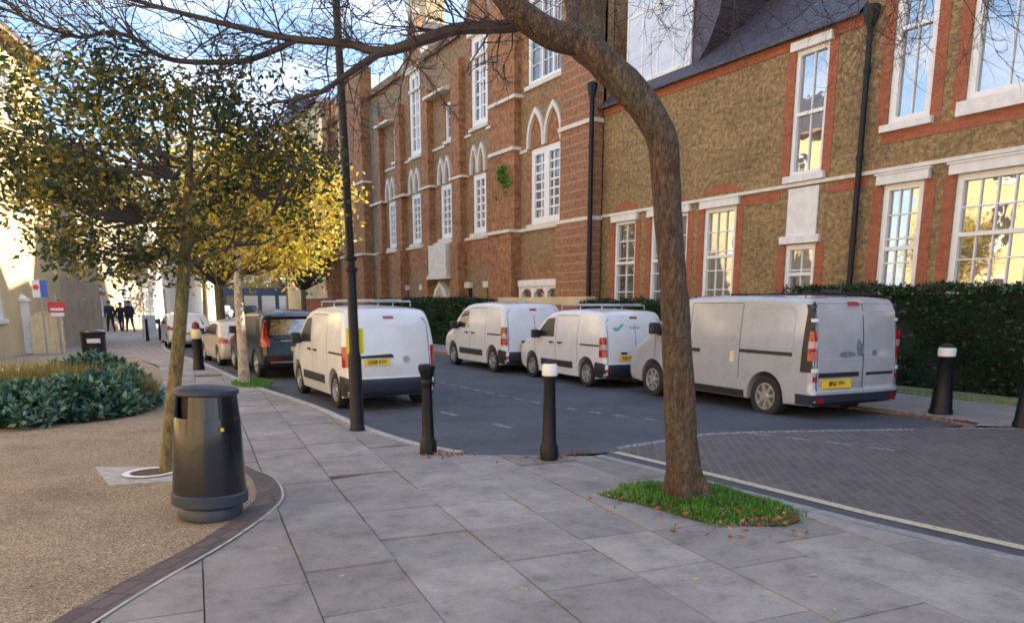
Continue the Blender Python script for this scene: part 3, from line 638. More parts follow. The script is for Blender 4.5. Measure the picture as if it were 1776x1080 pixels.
# gables, roof, cresting, chimneys
gcm=flat('grey_coping',(.33,.30,.27),.8)
for (a,b,h) in ((28.6,31.3,15.2),(35.6,38.2,15.4),(22.6,26.8,16.2)):
    m=(a+b)/2; gb=MB(); F1.poly(gb,[(a,12.9),(b,12.9),(m+.2,h),(m-.2,h)],-.3,.02); go=gb.build('gable','gothic_red',b2)
    gc=MB(); F1.poly(gc,[(a-.15,12.85),(a+.1,12.85),(m,h),(m,h+.3)],-.32,.12); F1.poly(gc,[(b+.15,12.85),(b-.1,12.85),(m,h),(m,h+.3)],-.32,.12); gc.build('coping',gcm,go)
r2=MB(); r2.add([(15.3,21.1,12.9),(15.3,51.3,12.9),(20.8,51.3,16.2),(20.8,21.1,16.2),(27.2,21.1,12.9),(27.2,51.3,12.9)],[(0,3,2,1),(3,4,5,2),(0,4,3),(1,2,5)])
for (a,b,h) in ((28.6,31.3,15.0),(35.6,38.2,15.2),(22.6,26.8,16.0)):
    m=(a+b)/2; r2.add([(15.6,a,12.9),(15.6,m,h),(15.6,b,12.9),(19.5,m,h),(19,a,12.9),(19,b,12.9)],[(0,4,3,1),(1,3,5,2)])
r2o=r2.build('roof','slate',b2)
for (x,y,w,l,z) in ((18.2,41.5,1.1,2.6,19.6),(19.6,31,1.2,2.2,20.5)):
    c2=MB(); c2.box(x,x+w,y,y+l,13,z); c2.box(x-.1,x+w+.1,y-.1,y+l+.1,z-.5,z-.3)
    for k in range(4): c2.lathe([(.14,z),(.12,z+.6)],8,(x+w/2,y+.3+k*(l-.6)/3,0))
    c2.build('chimney','cream_brick',r2o)
pipe(b2,14.98,21.12,0,8.6,8.4,.08)
# climbing plant on the wall
cp=MB(); rr=random.Random(5)
for i in range(230):
    q_=abs(rr.gauss(0,.5)); leaf(cp,Vector((15.1+rr.gauss(0,.03),27.2+rr.gauss(0,.18+.25*q_)+.2*math.sin(q_*7),6.95-q_)),.13,.10,rnd=rr)
cp.build('wall_creeper','grass',label='small green creeper growing from the gothic building wall left of the twin arched window',cat='creeper')

# ---- buildings on the left ----
FL=Fr((-.2,35.4,0),(.27,.963,0),(.963,-.27,0))
def rowhouse(name,u0,u1,h,mat,label,wins,roof='slate',gable=False):
    e=empty(name,(0,0,0),label=label,cat='building'); w=MB(); FL.wall(w,u0,u1,0,h,wins,.15,6)
    w.build('wall',mat,e)
    for o in wins: FL.window(e,*o,2,4,sill=True,fw=.08)
    r=MB(); v=[FL.P(u0-.2,h,.45),FL.P(u1+.2,h,.45),FL.P(u1+.2,h+2.4,-3.2),FL.P(u0-.2,h+2.4,-3.2),FL.P(u0-.2,h,-6.5),FL.P(u1+.2,h,-6.5)]
    r.add(v,[(0,1,2,3),(3,2,5,4),(0,3,4),(1,2,5)]); r.add([FL.P(u0-.2,h-.22,.42),FL.P(u1+.2,h-.22,.42),FL.P(u1+.2,h,.45),FL.P(u0-.2,h,.45)],[(0,1,2,3)])
    ro=r.build('roof',roof,e)
    g_=MB(); FL.box(g_,u0-.2,u1+.2,h-.25,h-.05,.0,.43); g_.build('eaves_board',flat('brown_eaves',(.28,.17,.09),.7),e)
    return e
rowhouse('terrace_house',-9.5,-.9,10.4,'render','tall cream house with brown eaves at the left edge above the fence',[(-7.6,-6.6,1.2,3.0),(-4.6,-3.6,4.6,6.4),(-4.6,-3.6,7.6,9.3),(-7.6,-6.6,4.6,6.4),(-7.6,-6.6,7.6,9.3)])
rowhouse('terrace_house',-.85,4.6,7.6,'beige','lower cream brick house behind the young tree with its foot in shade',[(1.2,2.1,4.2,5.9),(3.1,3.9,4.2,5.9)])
FL=Fr((-2.2,50.6,0),(.68,.73,0),(.73,-.68,0))
rowhouse('terrace_house',-4,9,9.4,'beige','beige rendered house farther along the pavement beside the people walking',[(1.4,2.3,.2,2.3),(4.5,5.5,1,2.8),(7.2,8.2,1,2.8),(1.4,2.4,5,6.8),(4.5,5.5,5,6.8),(7.2,8.2,5,6.8)])
FL=Fr((4.05,57.4,0),(.33,.944,0),(.944,-.33,0))
rowhouse('terrace_house',0,24,8.0,'white_lintel','pale house at the far bend of the left pavement',[(1.5,2.7,.3,2.6),(5,6.2,.8,2.8),(9,10,.8,2.8),(1.5,2.5,5,6.5),(5,6,5,6.5),(9,10,5,6.5),(14,15,5,6.5)])
# opposite terrace (what the windows mirror)
FO=Fr((-10.5,0,0),(0,1,0),(1,0,0))
eo=empty('opposite_terrace',(0,0,0),label='sunlit cream brick terrace across the gravel square mirrored in the school windows',cat='building')
w=MB(); wi=[(a,a+1.1,z,z+1.9) for a in range(-20,27,6) for z in (1.0,4.6,7.9)]
FO.wall(w,-22,27.5,0,10.8,wi,.15,6); w.build('wall','cream_brick',eo)
gl=MB(); fr=MB()
for o in wi:
    gl.add([FO.P(o[0],o[2],-.1),FO.P(o[1],o[2],-.1),FO.P(o[1],o[3],-.1),FO.P(o[0],o[3],-.1)],[(0,1,2,3)])
    FO.box(fr,o[0]-.15,o[1]+.15,o[3],o[3]+.25,-.05,.05); FO.box(fr,(o[0]+o[1])/2-.04,(o[0]+o[1])/2+.04,o[2],o[3],-.1,-.06); FO.box(fr,o[0]-.1,o[1]+.1,o[2]-.12,o[2],-.05,.06)
gl.build('glazing','carglass',eo); fr.build('stone_dressing','white_lintel',eo)
r=MB(); r.add([FO.P(-22,10.8,.4),FO.P(27.7,10.8,.4),FO.P(27.7,13,-3.2),FO.P(-22,13,-3.2),FO.P(-22,10.8,-6.5),FO.P(27.7,10.8,-6.5)],[(0,1,2,3),(3,2,5,4),(0,3,4),(1,2,5)]); r.build('roof','slate',eo)

# ---- far end buildings ----
def block(name,x0,x1,y0,y1,h,mat,label,face='y',rows=3,cols=4,gmat=None,rot=0,roofh=2.0):
    e=empty(name,(0,0,0),label=label,cat='building'); w=MB(); w.box(x0,x1,y0,y1,0,h); w.build('wall',mat,e)
    fy=Fr((0,y0,0),(1,0,0),(0,-1,0)); fx=Fr((x0,0,0),(0,1,0),(-1,0,0))
    for F_,a,b in ((fy,x0,x1),(fx,y0,y1)):
        if F_ is fx and (y1-y0)>22: a,b=y0,y0+20
        for i in range(cols):
            for j in range(rows):
                u=a+(b-a)*(i+.5)/cols; z=4.4+j*(h-5)/max(1,rows)
                m=MB(); F_.box(m,u-.6,u+.6,z-.08,z+1.8,.0,.08); wo=m.build('window','white',e)
                m=MB(); F_.box(m,u-.5,u+.5,z+.06,z+1.7,.08,.09); m.build('pane','pane_dim',wo)
    if gmat:
        m=MB(); fy.box(m,x0+.2,x1-.2,.0,3.6,.0,.15); m.build('shopfront',gmat,e)
        m=MB()
        for i in range(4): a=x0+.6+i*(x1-x0-.8)/4; fy.box(m,a,a+(x1-x0-.8)/4-.5,.7,2.6,.15,.17)
        m.build('shop_window','carglass',e)
    r=MB(); r.add([(x0-.3,y0-.3,h),(x1+.3,y0-.3,h),(x1+.3,y1+.3,h),(x0-.3,y1+.3,h),(x0,(y0+y1)/2,h+roofh),(x1,(y0+y1)/2,h+roofh)],[(0,1,5,4),(2,3,4,5),(0,4,3),(1,2,5)]); r.build('roof','slate',e)
    return e
block('far_building',17.2,25,60,72,16.5,'render','tall cream building seen between the leaves and the lamp post',rows=3,cols=3,gmat=M['pubgreen'])
block('far_building',8,16,104,114,9,'red','dark red fronted shop building at the far end of the road',gmat=M['shopred'])
block('far_building',16.3,26,104,114,10,'stock','blue fronted shop building at the far end of the road',gmat=M['shopblue'])
block('far_building',27,44,98,112,11,'cream_brick','far cream building behind the yellow trees beyond the road',gmat=M['shopblue'])
fw=empty('boundary_wall',(0,0,0),label='low orange brick boundary wall with stone cap beyond the gothic building',cat='wall')
m=MB(); m.box(15.3,15.6,51.3,60,0,2.0); m.build('wall','red',fw)
m=MB(); m.box(15.2,15.7,51.3,60,2.0,2.15); m.build('coping','stone',fw)

# ---------------- vegetation ----------------
def hedge(x0,x1,y0,y1,h,n,label,seed,size=.07):
    rr=random.Random(seed); e=empty('hedge',((x0+x1)/2,(y0+y1)/2,0),label=label,cat='hedge'); ox,oy=(x0+x1)/2,(y0+y1)/2
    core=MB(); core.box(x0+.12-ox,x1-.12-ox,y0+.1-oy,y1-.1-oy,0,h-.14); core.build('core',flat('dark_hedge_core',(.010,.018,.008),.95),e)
    mb=MB()
    for i in range(n):
        t=rr.random()
        if t<.62: p=Vector((x0+.05,y0+(y1-y0)*rr.random(),h*rr.random()))
        elif t<.9: p=Vector((x0+(x1-x0)*rr.random(),y0+(y1-y0)*rr.random(),h-.05))
        else: p=Vector((x0+(x1-x0)*rr.random(),y0+.05,h*rr.random()))
        q=noise.noise(p*1.1)*.22+noise.noise(p*4)*.10
        p+=Vector((-q if t<.62 else 0,0,q*.6 if t>=.62 else 0))+Vector((rr.gauss(0,.035),rr.gauss(0,.035),rr.gauss(0,.035)))
        d=Vector((-.8 if t<.62 else rr.gauss(0,.5),rr.gauss(0,.7),rr.gauss(.35,.6))).normalized()
        leaf(mb,Vector((p.x-ox,p.y-oy,max(.02,p.z))),size*(.7+.7*rr.random()),size*.55,d,rr)
    mb.build('foliage','leaf_hedge',e); return e
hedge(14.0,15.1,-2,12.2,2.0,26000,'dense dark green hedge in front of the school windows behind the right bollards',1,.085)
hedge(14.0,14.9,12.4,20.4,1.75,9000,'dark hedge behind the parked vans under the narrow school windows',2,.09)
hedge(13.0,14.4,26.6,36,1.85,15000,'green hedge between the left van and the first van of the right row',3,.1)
hb=MB(); hb.box(13.55,13.95,-2,12.4,-.02,.1); hb.build('hedge_border',flat('mossy_border',(.17,.19,.09),.95,var=.4,vs=15),kind='structure')
for (x,y,z) in ((13.98,9.5,.3),):
    pass
def crown(par,center,rad,nc,lpc,size,mat,seed,trunk_top,sig=.17,br=True,flatten=1.0,hollow=.35,brr=.016,brmat='twig',cull=False):
    rr=random.Random(seed); mb=MB(); bm=MB(); c=Vector(center); T=[Vector(t) for t in trunk_top]
    for i in range(nc):
        while True:
            v=Vector((rr.uniform(-1,1),rr.uniform(-1,1),rr.uniform(-1,1)))
            if hollow<v.length<1 and not (cull and (v.x*.87-v.y*.5)>.25 and v.z<-.12 and rr.random()<.75): break
        v*=(.82+.25*noise.noise(v*2.3+Vector((seed,0,0))))
        p=c+Vector((v.x*rad[0],v.y*rad[1],v.z*rad[2]))
        if br and i%2==0:
            a=min(T,key=lambda t:(t-p).length+max(0,t.z-p.z+.1)*2); mid=a.lerp(p,.5)+Vector((rr.gauss(0,.07),rr.gauss(0,.07),-.08*(p-a).length))
            bm.tube([a,a.lerp(mid,.6),mid,mid.lerp(p,.5)+Vector((0,0,.03)),p],[brr,brr*.8,brr*.6,brr*.4,.003],5,False)
        dirv=Vector((v.x,v.y,v.z*.4-.15)).normalized() if v.length else Vector((0,0,1)); k=int(lpc*rr.uniform(.5,1.5)); s=sig*rr.uniform(.6,1.3)
        for j in range(k):
            q=p+Vector((rr.gauss(0,s),rr.gauss(0,s),rr.gauss(0,s*.8)*flatten))
            leaf(mb,q,size*rr.uniform(.6,1.35),size*rr.uniform(.4,.62),rnd=rr,droop=.35)
    if br: bm.build('branches',brmat,par)
    mb.build('crown',mat,par)
# bare mature tree in the grass bed
tr1=empty('bare_tree',(4.56,4.87,0),label='leaning bare street tree with thick brown trunk growing from the grass patch',cat='tree')
def rel(pts,o): return [tuple(Vector(p)-Vector(o)) for p in pts]
O1=(4.56,4.87,0)
tp_=[(4.565,4.87,-.04),(4.56,4.87,.06),(4.54,4.88,.22),(4.51,4.91,.5),(4.48,4.92,.84),(4.44,4.94,1.34),(4.40,4.96,1.82),(4.35,4.99,2.28),(4.31,5.02,2.72),(4.27,5.04,3.01),(4.16,5.1,3.22),(3.99,5.19,3.43),(3.83,5.29,3.60),(3.69,5.37,3.72)]
tr_=[.29,.225,.175,.155,.15,.14,.132,.135,.142,.15,.15,.15,.148,.14]
cp_=catmull(rel(tp_,O1),5); rad=[q*(.9 if i<len(cp_)*.45 else .84) for i,q in enumerate(lerp_list(tr_,len(cp_)))]
t=MB(); t.tube(cp_,rad,28)
vs=[]
for i,v in enumerate(t.v):
    q=Vector(v); k=noise.noise(Vector((q.x*9,q.y*9,q.z*2.2)))*.014+noise.noise(q*22)*.005; a=cp_[min(i//28,len(cp_)-1)]; dd=(q-a)
    if q.z<.35: k+= .05*(.35-max(q.z,0))/.35*math.sin(math.atan2(dd.y,dd.x)*5+1)
    vs.append(tuple(q+dd.normalized()*k))
t.v=vs; t.build('trunk','bark',tr1,smooth=True)
def limb(pts,r0,r1,mat='bark',name='limb',n=14,par=None,O=O1):
    c=catmull(rel(pts,O),5); L=len(c); m=MB(); m.tube(c,[r0+(r1-r0)*i/(L-1) for i in range(L)],n); return m.build(name,mat,par or tr1,smooth=True),c
limbL=[(3.83,5.29,3.60),(3.69,5.37,3.73),(3.48,5.42,3.76),(3.32,5.45,3.82),(3.15,5.47,3.91),(3.03,5.48,4.04),(2.9,5.49,4.24),(2.7,5.6,4.7)]
limb(limbL,.122,.09)
limbR=[(3.88,5.26,3.56),(3.78,5.33,3.68),(3.80,5.39,3.84),(3.86,5.43,4.1),(3.94,5.47,4.41),(4.1,5.5,5.0)]
limb(limbR,.12,.09)
limb([(3.72,5.42,3.70),(3.85,5.67,3.97),(3.96,5.88,4.22),(4.01,6.12,4.52)],.09,.07)
lng=[(3.31,5.48,3.88),(3.2,5.6,3.84),(3.03,5.75,3.84),(2.84,5.91,3.84),(2.59,6.1,3.76),(2.41,6.26,3.71),(2.28,6.38,3.73),(2.16,6.51,3.79),(1.8,6.77,3.84),(1.67,6.89,3.88),(1.41,7.09,3.96),(1.15,7.3,4.05),(.95,7.46,4.12),(.6,7.71,4.24)]
low=[(2.41,6.25,3.71),(2.29,6.34,3.66),(2.09,6.5,3.52),(1.94,6.63,3.42),(1.74,6.79,3.37),(1.58,6.93,3.35)]
mid=[(1.82,6.77,3.85),(1.58,6.94,3.74),(1.37,7.01,3.67),(.95,7.2,3.66),(.75,7.27,3.72),(.62,7.3,3.81),(.44,7.35,3.84),(.27,7.4,3.79),(.14,7.43,3.8),(-.04,7.49,3.86),(-.23,7.54,3.94),(-.44,7.62,4.02)]
ovr=[(3.94,5.47,4.41),(4.26,5.12,4.43),(4.74,4.69,4.3),(5.18,4.27,4.28),(5.62,3.86,4.11),(6.03,3.47,4.02)]
c_lng=limb(lng,.055,.016,'twig',n=8)[1]; c_low=limb(low,.035,.009,'twig',n=7)[1]; c_mid=limb(mid,.026,.008,'twig',n=7)[1]; c_ovr=limb(ovr,.03,.012,'twig',n=7)[1]
rr=random.Random(11); tw=MB()
def twig(p,d,L,r,depth):
    pts=[p]; q=p.copy(); dd=d.normalized(); n=5
    for i in range(n):
        dd=(dd+Vector((rr.gauss(0,.16),rr.gauss(0,.16),rr.gauss(0,.16)+.02))).normalized(); q=q+dd*L/n; pts.append(q.copy())
    tw.tube(pts,[r*(1-.75*i/n) for i in range(n+1)],4,False)
    if depth>0:
        for i in range(1,n+1):
            for _ in range(rr.choice([0,1,1,2])):
                nd=(dd+Vector((rr.gauss(0,.6),rr.gauss(0,.6),rr.gauss(0,.5)))).normalized(); twig(pts[i],nd,L*rr.uniform(.4,.7),r*.6,depth-1)
for c,k,up,ln,rd in ((c_lng,1,.12,.9,.009),(c_low,1,.0,.6,.007),(c_mid,1,.1,.75,.008)):
    for i in range(4,len(c),k):
        t=(c[min(i+1,len(c)-1)]-c[i-1]).normalized()
        if rr.random()<.8:
            side=Vector((rr.gauss(0,.6),rr.gauss(0,.6),rr.gauss(up,.5))); twig(c[i],t*.9+side,ln*rr.uniform(.45,1),rd,2)
for i in range(3,len(c_ovr)):
    for _ in range(2): twig(c_ovr[i],Vector((rr.gauss(0,.35),rr.gauss(0,.35),-.9)),rr.uniform(.35,.75),.0045,2)
for (x,y,z) in ((3.6,7.2,4.9),(3.2,7.6,4.8),(2.6,7.8,4.6),(3.0,6.2,4.5)):
    for _ in range(4): twig(Vector((x,y,z))-Vector(O1),Vector((rr.gauss(-.3,.5),rr.gauss(.1,.5),rr.gauss(-.5,.4))),.8,.006,2)
tw.build('twigs','twig',tr1)

# young leafy tree on the gravel
O2=(.68,8.28,0); yt=empty('young_tree',O2,label='young tree with slender olive trunk and thick green and gold crown behind the near bin',cat='tree')
ytr=[(.66,8.29,-.02),(.70,8.27,.3),(.76,8.24,.71),(.85,8.18,1.28),(.93,8.14,1.84),(1.0,8.1,2.37),(1.04,8.08,2.74),(1.09,8.04,3.19),(1.12,8.03,3.6)]
c=catmull(rel(ytr,O2),4); m=MB(); L=len(c); m.tube(c,lerp_list([.085,.07,.066,.063,.06,.053,.04,.026,.012],L),14); m.build('trunk','bark_olive',yt,smooth=True)
lm=MB(); tips=[Vector(p) for p in rel([(1.0,8.1,2.4),(1.04,8.08,2.8),(1.09,8.04,3.2)],O2)]
rr=random.Random(21)
for k in range(12):
    a=2*PI*k/12+rr.random()*.4; b=Vector(rel([ytr[5 if k%3 else 6]],O2)[0])+Vector((0,0,rr.uniform(-.45,.3)))
    e=b+Vector((math.cos(a)*rr.uniform(.5,.95),math.sin(a)*rr.uniform(.5,.95),rr.uniform(.2,.8))); mm=b.lerp(e,.5)+Vector((0,0,-.06)); lm.tube([b,mm,e],[.026,.018,.010],6,False); tips.append(e); tips.append(mm)
lm.build('limbs','bark_olive',yt)
crown(yt,tuple(Vector((.82,8.05,2.93))-Vector(O2)),(1.95,1.55,1.28),290,62,.066,'leaf_mixed',31,tips,sig=.12,hollow=.42,cull=True)
# pale trunk tree with yellow crown by the kerb
O3=(2.97,16.7,0); wt=empty('yellow_tree',O3,label='slim pale trunked street tree with bright yellow crown beside the dark car',cat='tree')
c=catmull(rel([(2.97,16.72,-.02),(2.98,16.72,.8),(2.97,16.72,1.76),(3.0,16.71,2.34),(3.08,16.66,3.2),(3.15,16.6,4.0)],O3),4); m=MB(); m.tube(c,lerp_list([.13,.10,.085,.075,.05,.02],len(c)),12); m.build('trunk','bark_white',wt,smooth=True)
crown(wt,(.65,-.3,3.6),(1.9,1.6,1.75),190,50,.12,'leaf_yellow',41,[(.03,0,2.3),(.11,-.04,3.2),(.16,-.08,3.9)],sig=.22,hollow=.3,brr=.02)
gt=MB(); rr=random.Random(3)
for i in range(900):
    a=rr.random()*2*PI; q=math.sqrt(rr.random()); p=Vector((3.0+.4*q*math.cos(a)+.12,16.6+.75*q*math.sin(a),.0)); leaf(gt,p,.09,.025,Vector((rr.gauss(0,.4),rr.gauss(0,.4),1)).normalized(),rr)
gt.build('grass_tuft','grass',label='small grass tuft around the foot of the pale trunked tree',cat='grass',kind='stuff')
def simple_tree(name,loc,h0,cz,rad,nc,lpc,size,mat,label,seed,tr=.14,group=None,barkm='bark_olive'):
    e=empty(name,loc,label=label,cat='tree',group=group); m=MB(); m.tube([(0,0,-.1),(.05,0,h0),(0,.05,cz),(.05,0,cz+rad[2]*.6)],[tr,tr*.8,tr*.5,tr*.15],9); m.build('trunk',barkm,e,smooth=True)
    crown(e,(0,0,cz),rad,nc,lpc,size,mat,seed,[(.04,0,h0),(0,.05,cz)],sig=.13*max(rad),hollow=.2,brr=tr*.3); return e
simple_tree('yellow_tree',(5.2,34,0),2.4,6.0,(3.6,3.4,3.9),150,40,.24,'leaf_yellow','larger golden tree farther up the left kerb behind the pale trunked one',51,.16)
simple_tree('far_tree',(13.4,52,0),2.5,5.6,(3.2,3.2,3.2),90,40,.34,'leaf_far','olive leaved tree beyond the gothic building by the boundary wall',52,.2)
simple_tree('far_tree',(11,70,0),3,7,(4.5,4.5,4.2),90,34,.45,'leaf_yellow','distant golden tree at the far bend of the road',53,.25)
simple_tree('far_tree',(8,58,0),3,6.6,(3.0,3.0,3.2),80,34,.36,'leaf_far','distant green tree over the far left pavement near the bend',54,.2)
simple_tree('far_tree',(20,84,0),3,8,(5,5,5),90,30,.5,'leaf_far','far olive tree in front of the shops at the road end',56,.25)
simple_tree('autumn_tree',(-2.9,33.2,0),1.5,2.9,(1.3,1.3,1.2),60,34,.16,'leaf_orange','small orange leaved tree behind the green cabinet at the left edge',55,.09)
# planting bed
def shrub(name,c,rad,n,size,mat,label,seed,blade=False):
    rr=random.Random(seed); e=empty(name,(c[0],c[1],0),label=label,cat='shrub'); mb=MB(); st=MB()
    for i in range(14):
        a=rr.random()*2*PI; q=rr.random()**.5*.8; st.tube([(0,0,0) if i%3 else (rad[0]*.3*math.cos(a),rad[1]*.3*math.sin(a),0),(rad[0]*q*.6*math.cos(a),rad[1]*q*.6*math.sin(a),rad[2]*.5),(rad[0]*q*math.cos(a),rad[1]*q*math.sin(a),rad[2]*.85)],[.012,.009,.005],5,False)
    st.build('stems','twig',e)
    if blade:
        for i in range(n):
            a=rr.random()*2*PI; q=math.sqrt(rr.random()); b=Vector((rad[0]*q*math.cos(a)*.8,rad[1]*q*math.sin(a)*.8,rad[2]*.25*rr.random())); d=Vector((math.cos(a)*.5*q+rr.gauss(0,.25),math.sin(a)*.5*q+rr.gauss(0,.25),1)).normalized()
            leaf(mb,b,rad[2]*rr.uniform(.5,1.0),.018,d,rr)
    else:
        ncl=n//14
        for i in range(ncl):
            a=rr.random()*2*PI; th=math.acos(rr.uniform(0,1)); s=rr.uniform(.72,1.0)*(1+.22*noise.noise(Vector((a*1.2,th*2,seed))))
            if i%4==0: s*=.75
            p=Vector((rad[0]*math.sin(th)*math.cos(a)*s,rad[1]*math.sin(th)*math.sin(a)*s,rad[2]*math.cos(th)*s+.05)); o=Vector((p.x/rad[0],p.y/rad[1],p.z/rad[2]+.3)).normalized()
            for j in range(14):
                d=(o*.5+Vector((rr.gauss(0,.6),rr.gauss(0,.6),rr.gauss(0,.45)))).normalized(); leaf(mb,p+d*.01,size*rr.uniform(.7,1.3),size*.42,d,rr)
    mb.build('foliage',mat,e); return e
shrub('shrub',(-.75,13.2),(1.0,1.1,.46),5200,.15,'leaf_teal','low teal green shrub nearest on the left edge of the gravel',61)
shrub('shrub',(.05,13.5),(.9,1.05,.54),5200,.15,'leaf_teal','blue green shrub in the middle of the planting bed beside the pavement',62)
shrub('shrub',(.62,14.5),(.5,1.2,.50),3600,.14,'leaf_teal','dark leaved shrub at the right end of the bed touching the pavement',63)
shrub('shrub',(.1,16.6),(1.0,1.3,.66),4200,.16,'leaf_teal','taller teal shrub at the back of the planting bed in front of the far bin',64)
shrub('ornamental_grass',(-1.0,15.2),(1.0,1.2,.70),3600,.1,'leaf_brown','brown dry ornamental grass clump at the back left of the planting bed',65,True)
shrub('ornamental_grass',(-.1,14.9),(.7,.5,.66),1700,.1,'leaf_brown','olive straw grass clump rising in the middle of the bed behind the blue green shrub',67,True)
shrub('ornamental_grass',(.72,13.7),(.25,.4,.55),900,.1,'leaf_brown','thin straw coloured grass clump poking through the right end of the bed',66,True)
poly_sheet('bed_soil',[(-3,12.5),(-.6,12.3),(.4,12.5),(1.0,13.4),(1.1,15.5),(1.1,18),(-3,18.5)],.006,'soil')
# grass patch and litter around the bare tree
patch0=[(3.86,5.42),(3.98,4.95),(4.1,4.15),(4.34,3.9),(4.62,3.72),(4.85,3.75),(5.1,4.0),(5.16,4.5),(5.2,5.1),(4.9,5.35),(4.4,5.5)]
pcx,pcy=4.55,4.6
patch=patch0
poly_sheet('soil_bed',[(pcx+(x-pcx)*.9,pcy+(y-pcy)*.88) for x,y in patch0],.012,'soil')
def inside(p,poly):
    x,y=p; r_=False
    for i in range(len(poly)):
        a,b=poly[i],poly[i-1]
        if (a[1]>y)!=(b[1]>y) and x<(b[0]-a[0])*(y-a[1])/(b[1]-a[1])+a[0]: r_=not r_
    return r_
rr=random.Random(8); gm_=MB(); lt=MB(); cx,cy=4.55,4.6
for i in range(11000):
    x=rr.uniform(3.8,5.25); y=rr.uniform(3.7,5.55); k=noise.noise(Vector((x*3,y*3,0)))
    w_=1.02+.22*noise.noise(Vector((x*4,y*4,3))); sx,sy=cx+(x-cx)*w_,cy+(y-cy)*w_
    if inside((sx,sy),patch) and k>-.38:
        if y<4.05 and rr.random()<.75: continue
        h=rr.uniform(.02,.075)*(1+k*.9)*(.55 if not inside((cx+(x-cx)*1.25,cy+(y-cy)*1.25),patch) else 1); leaf(gm_,Vector((x,y,.01)),h,.012,Vector((rr.gauss(0,.45),rr.gauss(0,.45),1)).normalized(),rr)
for i in range(520):
    x=rr.uniform(3.75,5.2); y=rr.uniform(3.55,5.2)
    e_=inside((x,y),patch) or rr.random()<.12
    if e_ and (y<4.25 or x<4.2 or rr.random()<.1) and x<5.0: leaf(lt,Vector((x,y,.016+.03*rr.random())),rr.uniform(.04,.07),.03,Vector((rr.gauss(0,1),rr.gauss(0,1),rr.gauss(0,.25))).normalized(),rr)
gm_.build('grass','grass',label='bright green grass growing round the foot of the bare tree',cat='grass',kind='stuff')
lt.build('leaf_litter','litter',label='brown fallen leaves along the near edge of the grass patch',cat='leaf litter',kind='stuff')
l2=MB()
for i in range(260):
    q=rr.random(); x,y=(4.5+rr.gauss(0,.22),6.98+rr.gauss(0,.06)) if q<.5 else ((3.55+rr.gauss(0,.12),7.72+rr.gauss(0,.1)) if q<.75 else (11.05+rr.gauss(0,.12),6.6+rr.gauss(0,.4)))
    leaf(l2,Vector((x,y,.012)),.045,.025,Vector((rr.gauss(0,1),rr.gauss(0,1),rr.gauss(0,.2))).normalized(),rr)
l2.build('kerb_leaf_litter','litter',label='brown leaf crumbs gathered along the kerb edges beside the bollards',cat='leaf litter',kind='stuff')
spots=[(2.2,3.7),(2.75,4.35),(3.55,2.55),(2.35,5.1),(3.2,3.3),(1.9,6.4),(2.95,6.3),(1.05,5.2),(.25,5.75),(.9,6.15),(3.9,3.0),(1.3,4.45),(-.25,5.6),(2.6,7.2),(4.15,2.45),(1.9,8.1),(.1,6.9),(2.1,10.2)]
lf0=None
for i,(x,y) in enumerate(spots):
    if lf0 is None:
        m=MB(); m.add([(0,0,.0),(.016,.012,.006),(.034,.004,.003),(.02,-.012,.005)],[(0,1,2,3)]); m.add([(0,0,.0),(-.012,.012,.005),(-.004,.03,.003),(.008,.012,.004)],[(0,1,2,3)])
        lf0=m.build('fallen_leaf','fallen'); o=lf0
    else: o=lf0.copy(); COL.objects.link(o)
    o.location=(x,y,.009); o.rotation_euler=(0,0,rr.random()*6); s=rr.uniform(.7,1.3); o.scale=(s,s,s)
    tag(o,'small pale yellow fallen leaf lying on the ground','leaf','fallen leaves scattered on the paving')

# ---------------- street furniture ----------------
def bollard(loc,label,h,r0,r1,cap='white',wide=False):
    e=empty('bollard',loc,label=label,cat='bollard',group='black cast iron bollards'); m=MB()
    if wide: prof=[(r0*1.12,0),(r0*1.12,.05),(r0,.09),(r1,h*.80),(r1*1.12,h*.82),(r1*1.12,h*.835)]
    else: prof=[(r0*1.35,0),(r0*1.35,.13),(r0*1.1,.16),(r0,.2),(r1,h*.78),(r1*1.25,h*.80),(r1*1.25,h*.83),(r1,h*.85),(r1*1.05,h*.87)]
    m.lathe(prof,20 if wide else 12); m.build('post','blackiron',e,smooth=True)
    z=prof[-1][1]; m=MB()
    if cap=='white': m.lathe([(r1*1.18,z),(r1*1.22,z+h*.1),(r1*1.0,z+h*.125)],20); m.build('white_band','white',e,smooth=True); z+=h*.125
    m=MB(); m.lathe([(r1*1.15,z),(r1*1.0,z+h*.02),(r1*.45,z+h*.045),(.005,z+h*.055)],16); m.build('cap','blackiron',e,smooth=True)
    return e
b=empty('bollard',(3.38,7.88,0),label='plain black bollard with flared top on the kerb beside the lamp post',cat='bollard',group='black cast iron bollards')
m=MB(); m.lathe([(.105,0),(.105,.14),(.082,.17),(.076,.2),(.060,.74),(.064,.78),(.075,.80),(.075,.83),(.062,.85),(.09,.93),(.102,.97),(.102,1.0),(.085,1.02),(.0,1.03)],8); m.build('post','blackiron',b,smooth=True)
b=empty('bollard',(4.38,6.86,0),label='black bollard with white band round its top standing in front of the middle van',cat='bollard',group='black cast iron bollards')
m=MB(); m.lathe([(.100,0),(.100,.15),(.085,.18),(.078,.2),(.062,.86),(.07,.9),(.07,.93)],10); m.build('post','blackiron',b,smooth=True)
m=MB(); m.lathe([(.082,.93),(.086,.95),(.084,1.03),(.066,1.06)],20); m.build('white_band','white',b,smooth=True)
m=MB(); m.lathe([(.066,1.06),(.05,1.08),(.0,1.09)],16); m.build('cap','blackiron',b,smooth=True)
bollard((11.62,6.83,0),'stout black bollard with broad white band in front of the hedge',1.07,.155,.105,'white',True)
bollard((11.35,5.45,0),'black bollard with white band cut by the right edge of the photo',1.07,.155,.105,'white',True)
